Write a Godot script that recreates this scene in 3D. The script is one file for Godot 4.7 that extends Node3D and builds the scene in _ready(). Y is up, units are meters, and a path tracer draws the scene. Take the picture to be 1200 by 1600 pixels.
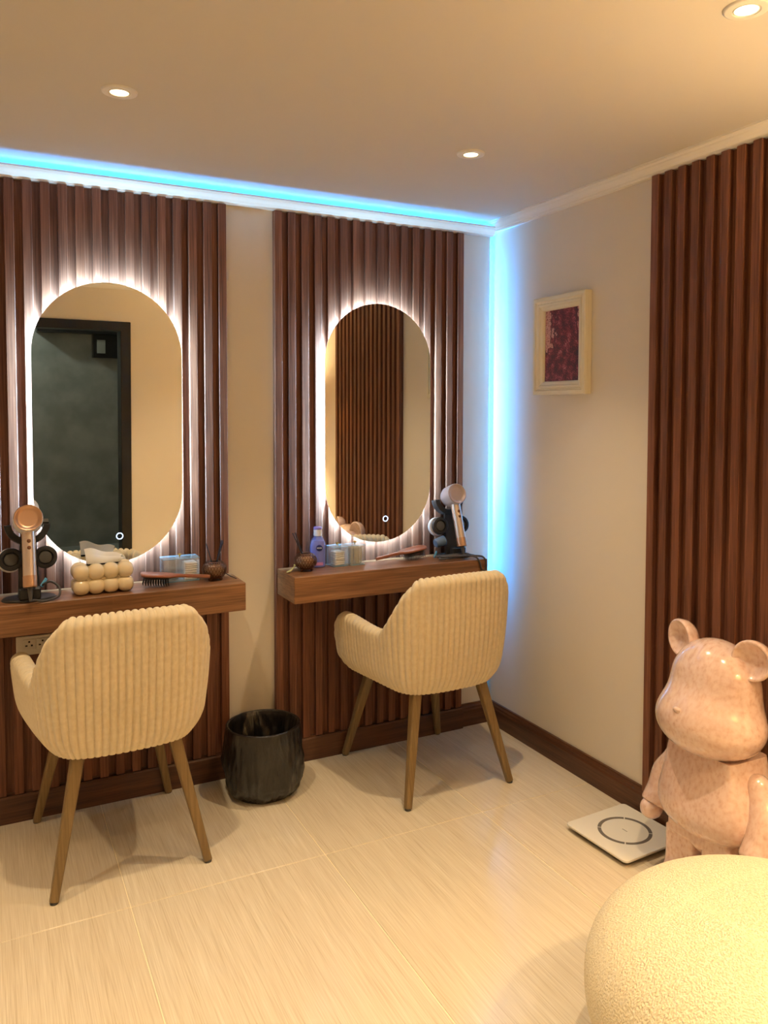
extends Node3D
# A vanity corner: two back-lit mirrors on fluted wood panels, corduroy chairs, a pink bear statue and a pouf.

const CEIL := 2.250
const WARM := Color(1.0, 0.885, 0.71)
const LAMP_WARM := Color(1.0, 0.85, 0.62)
const COOL := Color(0.63, 0.85, 1.0)
const CYAN := Color(0.18, 0.62, 1.0)
const DOWN_E := 1.5
const MIRROR_E := 3.1
const COVE_E := 0.95
const SIDE_E := 2.8

var M := {}
var used := {}

# ---------------------------------------------------------------- mesh builder
class B:
	var v := PackedVector3Array()
	var n := PackedVector3Array()
	var ix := PackedInt32Array()
	var uv := PackedVector2Array()
	var xf := Transform3D.IDENTITY

	func poly(pts: Array, inside: Vector3) -> void:
		var c := Vector3.ZERO
		for q in pts:
			c += q
		c /= pts.size()
		var nn: Vector3 = (pts[1] - pts[0]).cross(pts[2] - pts[0])
		if nn.length() < 1e-12:
			nn = (pts[2] - pts[0]).cross(pts[pts.size() - 1] - pts[0])
		var flip := nn.dot(c - inside) < 0.0
		if flip:
			nn = -nn
		var base := v.size()
		var wn := (xf.basis * nn).normalized()
		for q in pts:
			v.append(xf * (q as Vector3)); n.append(wn); uv.append(Vector2.ZERO)
		for k in range(1, pts.size() - 1):
			if flip:
				ix.append_array([base, base + k, base + k + 1])
			else:
				ix.append_array([base, base + k + 1, base + k])

	func box(c: Vector3, s: Vector3, bv := 0.0) -> void:
		var h := s * 0.5
		bv = minf(bv, minf(h.x, minf(h.y, h.z)) * 0.98)
		var g := func(ax: int, sg: Vector3) -> Vector3:
			var q := h - Vector3(bv, bv, bv)
			q[ax] = h[ax]
			return c + q * sg
		for ax in 3:
			var a1 := (ax + 1) % 3
			var a2 := (ax + 2) % 3
			for sa in [-1.0, 1.0]:
				var pts := []
				for t in [[-1.0, -1.0], [1.0, -1.0], [1.0, 1.0], [-1.0, 1.0]]:
					var sg := Vector3.ONE
					sg[ax] = sa; sg[a1] = t[0]; sg[a2] = t[1]
					pts.append(g.call(ax, sg))
				poly(pts, c)
			if bv > 0.0:
				for s1 in [-1.0, 1.0]:
					for s2 in [-1.0, 1.0]:
						var p1 := Vector3.ONE
						var p2 := Vector3.ONE
						p1[a1] = s1; p1[a2] = s2; p1[ax] = -1.0
						p2[a1] = s1; p2[a2] = s2; p2[ax] = 1.0
						poly([g.call(a1, p1), g.call(a1, p2), g.call(a2, p2), g.call(a2, p1)], c)
		if bv > 0.0:
			for k in 8:
				var sg := Vector3(1.0 if k & 1 else -1.0, 1.0 if k & 2 else -1.0, 1.0 if k & 4 else -1.0)
				poly([g.call(0, sg), g.call(1, sg), g.call(2, sg)], c)

	func grid(rows: Array, wrap_u := false, wrap_v := false, flip := false, uvs: Array = []) -> void:
		var nr := rows.size()
		var nc: int = rows[0].size()
		var base := v.size()
		var acc := PackedVector3Array()
		acc.resize(nr * nc)
		for i in (nr if wrap_v else nr - 1):
			var r0: PackedVector3Array = rows[i]
			var r1: PackedVector3Array = rows[(i + 1) % nr]
			var i2 := (i + 1) % nr
			for j in (nc if wrap_u else nc - 1):
				var j2 := (j + 1) % nc
				var a := r0[j]
				var b := r0[j2]
				var c := r1[j2]
				var d := r1[j]
				var nn := (c - a).cross(d - b)
				if flip:
					nn = -nn
				acc[i * nc + j] += nn; acc[i * nc + j2] += nn; acc[i2 * nc + j2] += nn; acc[i2 * nc + j] += nn
				var pa := base + i * nc + j
				var pb := base + i * nc + j2
				var pc := base + i2 * nc + j2
				var pd := base + i2 * nc + j
				if flip:
					ix.append_array([pa, pb, pc, pa, pc, pd])
				else:
					ix.append_array([pa, pc, pb, pa, pd, pc])
		for i in nr:
			var r: PackedVector3Array = rows[i]
			for j in nc:
				v.append(xf * r[j])
				var q := acc[i * nc + j]
				n.append((xf.basis * (q if q.length() > 1e-14 else Vector3.UP)).normalized())
				uv.append(uvs[i][j] if uvs.size() else Vector2(float(j) / nc, float(i) / nr))

	func lathe(prof: Array, seg := 32, sx := 1.0, sz := 1.0) -> void:
		# prof: Vector2(radius, height), from the bottom outside upwards
		var rows := []
		for q in prof:
			var r := PackedVector3Array()
			for j in seg:
				var a := TAU * j / seg
				r.append(Vector3(cos(a) * q.x * sx, q.y, sin(a) * q.x * sz))
			rows.append(r)
		grid(rows, true, false, true)

	func tube(path: Array, r: float, seg := 10, r2 := -1.0, caps := true) -> void:
		var rows := []
		var up := Vector3.UP
		var count := path.size()
		for i in count:
			var t: Vector3 = (path[mini(i + 1, count - 1)] - path[maxi(i - 1, 0)]).normalized()
			var sd := t.cross(up)
			if sd.length() < 0.05:
				sd = t.cross(Vector3.RIGHT)
			sd = sd.normalized()
			up = sd.cross(t).normalized()
			var rr := r if r2 < 0.0 else lerpf(r, r2, float(i) / (count - 1))
			var row := PackedVector3Array()
			for j in seg:
				var a := TAU * j / seg
				row.append(path[i] + (sd * cos(a) + up * sin(a)) * rr)
			rows.append(row)
		grid(rows, true, false, false)
		if caps:
			for e in [0, count - 1]:
				var pts := []
				for q in rows[e]:
					pts.append(q)
				var inner: Vector3 = path[1] if e == 0 else path[count - 2]
				poly(pts, inner)

	func extrude(p2: PackedVector2Array, z0: float, z1: float, bv := 0.0) -> void:
		# outline in x, y pushed out along z; the front edge may be chamfered
		if Geometry2D.is_polygon_clockwise(p2):
			p2.reverse()
		var front := p2
		if bv > 0.0:
			var ins := Geometry2D.offset_polygon(p2, -bv, Geometry2D.JOIN_MITER)
			if ins.size() == 1 and ins[0].size() == p2.size():
				front = ins[0]
				if Geometry2D.is_polygon_clockwise(front):
					front.reverse()
				var bi := 0
				for k in front.size():
					if front[k].distance_to(p2[0]) < front[bi].distance_to(p2[0]):
						bi = k
				var al := PackedVector2Array()
				for k in front.size():
					al.append(front[(k + bi) % front.size()])
				front = al
			else:
				bv = 0.0
		var cnt := p2.size()
		for k in cnt:
			var a := p2[k]
			var b := p2[(k + 1) % cnt]
			var out := Vector3((b - a).y, -(b - a).x, 0.0)
			var mid := Vector3((a + b).x * 0.5, (a + b).y * 0.5, (z0 + z1) * 0.5)
			var zf := z1 - bv
			poly([Vector3(a.x, a.y, z0), Vector3(b.x, b.y, z0), Vector3(b.x, b.y, zf), Vector3(a.x, a.y, zf)], mid - out.normalized() * 0.01)
			if bv > 0.0:
				var fa := front[k]
				var fb := front[(k + 1) % cnt]
				poly([Vector3(a.x, a.y, zf), Vector3(b.x, b.y, zf), Vector3(fb.x, fb.y, z1), Vector3(fa.x, fa.y, z1)], mid - out.normalized() * 0.01 - Vector3(0, 0, 0.1))
		for cap in [[p2, z0, -1.0], [front, z1, 1.0]]:
			var pg: PackedVector2Array = cap[0]
			var tr := Geometry2D.triangulate_polygon(pg)
			var base := v.size()
			for q in pg:
				v.append(xf * Vector3(q.x, q.y, cap[1])); n.append((xf.basis * Vector3(0, 0, cap[2])).normalized()); uv.append(q)
			for k in range(0, tr.size(), 3):
				var ccw := (pg[tr[k + 1]] - pg[tr[k]]).cross(pg[tr[k + 2]] - pg[tr[k]]) > 0.0
				if ccw == (cap[2] > 0.0):
					ix.append_array([base + tr[k], base + tr[k + 2], base + tr[k + 1]])
				else:
					ix.append_array([base + tr[k], base + tr[k + 1], base + tr[k + 2]])

	func ball(c: Vector3, r: Vector3, e := 1.0, seg := 20, rings := 12) -> void:
		var rows := []
		for i in rings + 1:
			var t := -PI / 2 + PI * i / rings
			var row := PackedVector3Array()
			for j in seg:
				var a := TAU * j / seg
				var cp := pow(absf(cos(t)), e)
				var sp := signf(sin(t)) * pow(absf(sin(t)), e)
				row.append(c + Vector3(cp * signf(cos(a)) * pow(absf(cos(a)), e) * r.x, sp * r.y, cp * signf(sin(a)) * pow(absf(sin(a)), e) * r.z))
			rows.append(row)
		grid(rows, true, false, true)

	func nets(lo: Vector3, hi: Vector3, cell: float, f: Callable) -> void:
		# surface nets over a distance field
		var nx := int((hi.x - lo.x) / cell) + 2
		var ny := int((hi.y - lo.y) / cell) + 2
		var nz := int((hi.z - lo.z) / cell) + 2
		var d := PackedFloat32Array()
		d.resize(nx * ny * nz)
		for k in nz:
			for j in ny:
				for i in nx:
					d[i + nx * (j + ny * k)] = f.call(lo + Vector3(i, j, k) * cell)
		var id := {}
		var base := v.size()
		var offs := [0, 1, nx, nx + 1, nx * ny, nx * ny + 1, nx * ny + nx, nx * ny + nx + 1]
		var ed := [[0, 1], [2, 3], [4, 5], [6, 7], [0, 2], [1, 3], [4, 6], [5, 7], [0, 4], [1, 5], [2, 6], [3, 7]]
		for k in nz - 1:
			for j in ny - 1:
				for i in nx - 1:
					var o := i + nx * (j + ny * k)
					var neg := 0
					for q in 8:
						if d[o + offs[q]] < 0.0:
							neg += 1
					if neg == 0 or neg == 8:
						continue
					var s := Vector3.ZERO
					var c := 0
					for e in ed:
						var a: float = d[o + offs[e[0]]]
						var b: float = d[o + offs[e[1]]]
						if (a < 0.0) != (b < 0.0):
							var t := a / (a - b)
							var pa := Vector3(e[0] & 1, (e[0] >> 1) & 1, (e[0] >> 2) & 1)
							var pb := Vector3(e[1] & 1, (e[1] >> 1) & 1, (e[1] >> 2) & 1)
							s += pa.lerp(pb, t)
							c += 1
					var at := lo + (Vector3(i, j, k) + s / c) * cell
					id[o] = v.size()
					v.append(xf * at)
					var h := cell * 0.6
					var gr := Vector3(f.call(at + Vector3(h, 0, 0)) - f.call(at - Vector3(h, 0, 0)), f.call(at + Vector3(0, h, 0)) - f.call(at - Vector3(0, h, 0)), f.call(at + Vector3(0, 0, h)) - f.call(at - Vector3(0, 0, h)))
					n.append((xf.basis * gr).normalized()); uv.append(Vector2.ZERO)
		var st := [1, nx, nx * ny]
		for o in id.keys():
			var i: int = o % nx
			var j: int = (o / nx) % ny
			var k: int = o / (nx * ny)
			var ijk := [i, j, k]
			for ax in 3:
				var u := (ax + 1) % 3
				var w := (ax + 2) % 3
				if ijk[u] == 0 or ijk[w] == 0:
					continue
				var a: float = d[o]
				var b: float = d[o + st[ax]]
				if (a < 0.0) == (b < 0.0):
					continue
				var q0: int = o
				var q1: int = o - st[u]
				var q2: int = o - st[u] - st[w]
				var q3: int = o - st[w]
				if not (id.has(q1) and id.has(q2) and id.has(q3)):
					continue
				if a < 0.0:
					ix.append_array([id[q0], id[q2], id[q1], id[q0], id[q3], id[q2]])
				else:
					ix.append_array([id[q0], id[q1], id[q2], id[q0], id[q2], id[q3]])

	func mesh() -> ArrayMesh:
		var a := []
		a.resize(Mesh.ARRAY_MAX)
		a[Mesh.ARRAY_VERTEX] = v
		a[Mesh.ARRAY_NORMAL] = n
		a[Mesh.ARRAY_TEX_UV] = uv
		a[Mesh.ARRAY_INDEX] = ix
		var m := ArrayMesh.new()
		m.add_surface_from_arrays(Mesh.PRIMITIVE_TRIANGLES, a)
		return m

# ---------------------------------------------------------------- scene helpers
func numbered(called: String) -> String:
	var k: int = used.get(called, 0)
	used[called] = k + 1
	return called if k == 0 else "%s_%03d" % [called, k]

func tag(o: Node, label := "", category := "", group := "", kind := "") -> void:
	if label: o.set_meta("label", label)
	if category: o.set_meta("category", category)
	if group: o.set_meta("group", group)
	if kind: o.set_meta("kind", kind)

func obj(called: String, m: Mesh, material: Material, parent: Node = null) -> MeshInstance3D:
	var o := MeshInstance3D.new()
	o.mesh = m
	o.material_override = material
	o.cast_shadow = GeometryInstance3D.SHADOW_CASTING_SETTING_ON
	if parent == null:
		o.name = numbered(called)
		add_child(o)
	else:
		o.name = called
		parent.add_child(o, true)
	return o

func thing(called: String, label: String, category: String, at := Vector3.ZERO, turn := 0.0, group := "") -> Node3D:
	var o := Node3D.new()
	o.name = numbered(called)
	add_child(o)
	o.position = at
	o.rotation.y = turn
	tag(o, label, category, group)
	return o

func struct(called: String, m: Mesh, material: Material) -> MeshInstance3D:
	var o := obj(called, m, material)
	o.set_meta("kind", "structure")
	return o

func bx(c: Vector3, s: Vector3, bv := 0.0) -> ArrayMesh:
	var b := B.new()
	b.box(c, s, bv)
	return b.mesh()

func span(lo: Vector3, hi: Vector3, bv := 0.0) -> ArrayMesh:
	return bx((lo + hi) * 0.5, hi - lo, bv)

# ---------------------------------------------------------------- textures and materials
func noise_img(seed_: int, freq: float, w: int, h: int, oct := 4, type := FastNoiseLite.TYPE_SIMPLEX_SMOOTH) -> Image:
	var f := FastNoiseLite.new()
	f.seed = seed_; f.frequency = freq; f.noise_type = type; f.fractal_octaves = oct
	if type == FastNoiseLite.TYPE_CELLULAR:
		f.fractal_type = FastNoiseLite.FRACTAL_NONE
	return f.get_seamless_image(w, h, false, false, 0.15, true)

func ramp(t: float, stops: Array) -> Color:
	# stops: [position, Color] in rising order
	for k in range(1, stops.size()):
		if t <= stops[k][0]:
			return stops[k - 1][1].lerp(stops[k][1], clampf((t - stops[k - 1][0]) / (stops[k][0] - stops[k - 1][0]), 0.0, 1.0))
	return stops[stops.size() - 1][1]

func grain(seed_: int, stops: Array, along_u := false, fine := 0.5, n := 512) -> ImageTexture:
	# streaks that run along v (or u)
	var a := noise_img(seed_, 0.02, n, n / 16, 4)
	a.resize(n, n, Image.INTERPOLATE_CUBIC)
	var b := noise_img(seed_ + 7, 0.12, n, n / 8, 3)
	b.resize(n, n, Image.INTERPOLATE_CUBIC)
	var da := a.get_data()
	var db := b.get_data()
	var lut := []
	for k in 256:
		lut.append(ramp(k / 255.0, stops))
	var out := PackedByteArray()
	out.resize(n * n * 3)
	for y in n:
		for x in n:
			var s := y * n + x
			var t := clampi(int(da[s] * (1.0 - fine) + db[s] * fine), 0, 255)
			var c: Color = lut[t]
			var q := (x * n + y if along_u else s) * 3
			out[q] = int(c.r * 255); out[q + 1] = int(c.g * 255); out[q + 2] = int(c.b * 255)
	var im := Image.create_from_data(n, n, false, Image.FORMAT_RGB8, out)
	return ImageTexture.create_from_image(im)

func blotch(seed_: int, freq: float, stops: Array, n := 512, oct := 5) -> ImageTexture:
	var d := noise_img(seed_, freq, n, n, oct).get_data()
	var out := PackedByteArray()
	out.resize(n * n * 3)
	for s in n * n:
		var c := ramp(d[s] / 255.0, stops)
		out[s * 3] = int(c.r * 255); out[s * 3 + 1] = int(c.g * 255); out[s * 3 + 2] = int(c.b * 255)
	return ImageTexture.create_from_image(Image.create_from_data(n, n, false, Image.FORMAT_RGB8, out))

func c8(r: int, g: int, b: int) -> Color:
	return Color8(r, g, b)

func mat(name_: String, c: Color, rough := 0.5, metal := 0.0) -> StandardMaterial3D:
	var m := StandardMaterial3D.new()
	m.resource_name = name_
	m.albedo_color = c
	m.roughness = rough
	m.metallic = metal
	M[name_] = m
	return m

func tri(m: StandardMaterial3D, tex: Texture2D, scale_: Vector3, world := true, off := Vector3.ZERO) -> StandardMaterial3D:
	m.albedo_texture = tex
	m.uv1_triplanar = true
	m.uv1_world_triplanar = world
	m.uv1_scale = scale_
	m.uv1_offset = off
	return m

func bump(m: StandardMaterial3D, tex: Texture2D, cm: float) -> void:
	m.heightmap_enabled = true
	m.heightmap_texture = tex
	m.heightmap_scale = cm

func glow(name_: String, c: Color, e: float) -> StandardMaterial3D:
	var m := mat(name_, c, 0.5)
	m.emission_enabled = true
	m.emission = c
	m.emission_energy_multiplier = e
	return m

func clear(name_: String, c: Color, alpha: float, rough := 0.02) -> StandardMaterial3D:
	var m := mat(name_, Color(c.r, c.g, c.b, alpha), rough)
	m.transparency = BaseMaterial3D.TRANSPARENCY_ALPHA
	return m

func make_materials() -> void:
	var wood_stops := [[0.15, c8(84, 51, 37)], [0.42, c8(111, 70, 52)], [0.6, c8(125, 81, 61)], [0.85, c8(148, 102, 80)]]
	var wv := grain(11, wood_stops, false, 0.55)
	for k in 3:
		var w := tri(mat("slat_wood_%d" % k, [c8(255, 255, 255), c8(240, 238, 238), c8(250, 244, 236)][k], 0.5), wv, Vector3(2.2, 0.45, 2.2), true, Vector3(0.31 * k, 0.17 * k, 0.47 * k))
		w.metallic_specular = 0.4
	var shelf_stops := [[0.15, c8(98, 64, 40)], [0.42, c8(126, 86, 55)], [0.6, c8(141, 98, 64)], [0.85, c8(160, 116, 80)]]
	tri(mat("shelf_wood", Color.WHITE, 0.42), grain(23, shelf_stops, true, 0.5), Vector3(0.6, 2.4, 2.4))
	var base_stops := [[0.15, c8(66, 40, 26)], [0.5, c8(88, 54, 35)], [0.85, c8(108, 70, 47)]]
	var bu := grain(31, base_stops, true, 0.5)
	tri(mat("baseboard_wood", Color.WHITE, 0.38), bu, Vector3(0.7, 2.4, 0.7))
	var leg_stops := [[0.15, c8(110, 88, 56)], [0.5, c8(132, 108, 70)], [0.85, c8(150, 124, 84)]]
	tri(mat("leg_wood", Color.WHITE, 0.5), grain(41, leg_stops, false, 0.5), Vector3(4, 0.8, 4), false)
	var tile_stops := [[0.12, c8(200, 184, 158)], [0.4, c8(216, 203, 180)], [0.6, c8(222, 210, 188)], [0.88, c8(232, 222, 203)]]
	var tv := grain(53, tile_stops, false, 0.72, 1024)
	for k in 3:
		var t := tri(mat("tile_%d" % k, [c8(255, 255, 255), c8(252, 252, 250), c8(255, 253, 250)][k], 0.19), tv, Vector3(1.9, 0.5, 0.30), true, Vector3(0.37 * k, 0.0, 0.21 * k))
		t.metallic_specular = 0.5
	mat("grout", c8(240, 226, 196), 0.8)
	mat("wall_paint", c8(226, 218, 205), 0.75)
	mat("ceiling_paint", c8(206, 200, 191), 0.8)
	mat("cornice_paint", c8(232, 228, 222), 0.6)
	var fuzz := ImageTexture.create_from_image(noise_img(61, 0.34, 512, 512, 2))
	var cord := tri(mat("corduroy", Color.WHITE, 0.95), blotch(62, 0.03, [[0.2, c8(222, 205, 172)], [0.5, c8(227, 211, 179)], [0.8, c8(232, 217, 187)]]), Vector3(3, 3, 3), false)
	bump(cord, fuzz, 0.03)
	cord.rim_enabled = true; cord.rim = 0.35; cord.rim_tint = 0.6
	var bc := noise_img(71, 0.10, 512, 512, 2)
	var boucle := tri(mat("boucle", Color.WHITE, 0.95), blotch(72, 0.06, [[0.2, c8(222, 206, 168)], [0.5, c8(236, 222, 188)], [0.8, c8(244, 232, 204)]]), Vector3(3.5, 3.5, 3.5), false)
	bump(boucle, ImageTexture.create_from_image(bc), 0.42)
	boucle.rim_enabled = true; boucle.rim = 0.3; boucle.rim_tint = 0.6
	var mb := tri(mat("pink_marble", Color.WHITE, 0.16), blotch(81, 0.035, [[0.15, c8(214, 172, 156)], [0.34, c8(230, 196, 182)], [0.5, c8(236, 205, 194)], [0.7, c8(241, 215, 206)], [0.9, c8(236, 206, 194)]], 512, 6), Vector3(3.6, 2.6, 2.6), false)
	mb.clearcoat_enabled = true; mb.clearcoat = 1.0; mb.clearcoat_roughness = 0.04
	var mir := mat("mirror_glass", c8(236, 238, 234), 0.0, 1.0)
	mir.metallic_specular = 0.5
	mat("mirror_back", c8(120, 120, 122), 0.5)
	glow("mirror_led", Color(0.9, 0.96, 1.0), 6.0)
	glow("touch_led", Color(0.72, 0.85, 1.0), 3.0)
	glow("cove_led", CYAN, 0.6)
	glow("downlight_lens", Color(1.0, 0.9, 0.72), 9.0)
	glow("bulb_glow", LAMP_WARM, 6.0)
	mat("fitting_white", c8(226, 222, 216), 0.45)
	mat("black_plastic", c8(30, 29, 31), 0.42)
	mat("grey_rubber", c8(84, 82, 80), 0.7)
	mat("dryer_white", c8(226, 224, 228), 0.3)
	mat("dryer_lilac", c8(206, 204, 218), 0.32)
	mat("copper", c8(204, 164, 136), 0.36, 0.85)
	mat("soft_copper", c8(216, 166, 128), 0.42, 0.65)
	mat("silver_rose", c8(214, 196, 184), 0.34, 0.75)
	mat("face_mauve", c8(186, 168, 166), 0.45, 0.3)
	mat("nozzle_blue", c8(92, 116, 148), 0.45)
	mat("cord_grey", c8(70, 66, 66), 0.55)
	mat("cord_tab", c8(96, 176, 224), 0.5)
	mat("ceramic_cream", c8(232, 214, 178), 0.12)
	M.ceramic_cream.clearcoat_enabled = true; M.ceramic_cream.clearcoat = 0.6
	mat("slot_dark", c8(28, 26, 24), 0.8)
	var ts := mat("tissue_paper", c8(244, 246, 250), 0.9)
	ts.backlight_enabled = true; ts.backlight = Color(0.35, 0.35, 0.35)
	tri(mat("brush_wood", Color.WHITE, 0.28), grain(91, [[0.15, c8(122, 70, 48)], [0.5, c8(148, 90, 64)], [0.85, c8(168, 108, 80)]], true, 0.4, 256), Vector3(3, 12, 12), false)
	mat("bristle_black", c8(22, 21, 22), 0.5)
	mat("bristle_tip", c8(200, 200, 205), 0.4)
	clear("acrylic", c8(214, 236, 248), 0.08)
	clear("acrylic_thick", c8(180, 222, 246), 0.34)
	mat("gold", c8(214, 176, 104), 0.25, 1.0)
	mat("cotton", c8(240, 234, 226), 0.95)
	mat("swab", c8(232, 218, 188), 0.9)
	mat("bronze", c8(112, 76, 54), 0.42, 0.6)
	mat("reed", c8(38, 40, 56), 0.6)
	mat("tassel", c8(196, 196, 142), 0.9)
	mat("cup_glass", c8(206, 184, 152), 0.25)
	clear("bottle_blue", c8(120, 150, 236), 0.35, 0.05)
	clear("bottle_liquid", c8(168, 160, 232), 0.62, 0.08)
	mat("cap_white", c8(226, 230, 242), 0.3)
	mat("cap_lilac", c8(132, 118, 196), 0.35)
	mat("label_navy", c8(22, 32, 92), 0.4)
	mat("label_pink", c8(206, 140, 190), 0.5)
	mat("white_print", c8(240, 242, 248), 0.5)
	var bag := mat("bag_black", c8(21, 18, 17), 0.30)
	bag.metallic_specular = 0.6
	var bagi := ImageTexture.create_from_image(noise_img(95, 0.02, 256, 256, 4))
	bag.uv1_triplanar = true; bag.uv1_scale = Vector3(5, 1.6, 5)
	bump(bag, bagi, 0.5)
	mat("bin_plastic", c8(40, 36, 34), 0.5)
	mat("scale_white", c8(232, 228, 216), 0.1)
	mat("scale_grey", c8(112, 106, 100), 0.2)
	mat("scale_base", c8(70, 66, 62), 0.6)
	mat("outlet_white", c8(216, 208, 194), 0.4)
	mat("outlet_hole", c8(24, 20, 18), 0.8)
	mat("door_black", c8(16, 15, 15), 0.45)
	tri(mat("concrete", Color.WHITE, 0.85), blotch(97, 0.012, [[0.2, c8(134, 138, 134)], [0.5, c8(144, 148, 144)], [0.8, c8(154, 157, 152)]]), Vector3(0.5, 0.5, 0.5))
	var fr := grain(101, [[0.05, c8(96, 84, 66)], [0.16, c8(206, 192, 160)], [0.3, c8(228, 218, 192)], [0.8, c8(238, 230, 208)]], false, 0.45, 256)
	tri(mat("frame_upright", Color.WHITE, 0.6), fr, Vector3(7, 2.2, 7), false)
	var fr2 := grain(103, [[0.05, c8(96, 84, 66)], [0.16, c8(206, 192, 160)], [0.3, c8(228, 218, 192)], [0.8, c8(238, 230, 208)]], true, 0.45, 256)
	tri(mat("frame_level", Color.WHITE, 0.6), fr2, Vector3(2.2, 7, 2.2), false)
	mat("lamp_metal", c8(150, 120, 70), 0.35, 0.9)
	var shade := mat("lamp_shade", c8(238, 222, 190), 0.9)
	shade.backlight_enabled = true; shade.backlight = Color(0.6, 0.5, 0.35)

# ---------------------------------------------------------------- setting
func light_common(l: Light3D) -> void:
	l.shadow_enabled = true
	add_child(l, true)

func strip_light(called: String, at: Vector3, along: Vector3, facing: Vector3, length: float, wide: float, c: Color, e: float) -> void:
	var l := AreaLight3D.new()
	l.name = called
	l.area_size = Vector2(length, wide)
	l.area_normalize_energy = true
	l.light_color = c
	l.light_energy = e
	l.area_range = 8.0
	var z := -facing.normalized()
	var x := along.normalized()
	var y := z.cross(x).normalized()
	x = y.cross(z).normalized()
	l.transform = Transform3D(Basis(x, y, z), at)
	light_common(l)

func profile_run(b: B, prof: PackedVector2Array, path: Array, outs: Array) -> void:
	# a moulding: prof (out from the wall, height) carried along the points of path; outs holds the out direction at each point
	var rows := []
	for q in prof:
		for twice in 2:
			var r := PackedVector3Array()
			for k in path.size():
				r.append(path[k] + outs[k] * q.x + Vector3(0, q.y, 0))
			rows.append(r)
	rows.remove_at(0)
	rows.remove_at(rows.size() - 1)
	for k in range(0, rows.size(), 2):
		b.grid([rows[k], rows[k + 1]], false, false, false)
	for e in [0, path.size() - 1]:
		var pts := []
		for q in prof:
			pts.append(path[e] + outs[e] * q.x + Vector3(0, q.y, 0))
		b.poly(pts, path[1 - e] if path.size() == 2 else path[1])

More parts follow.
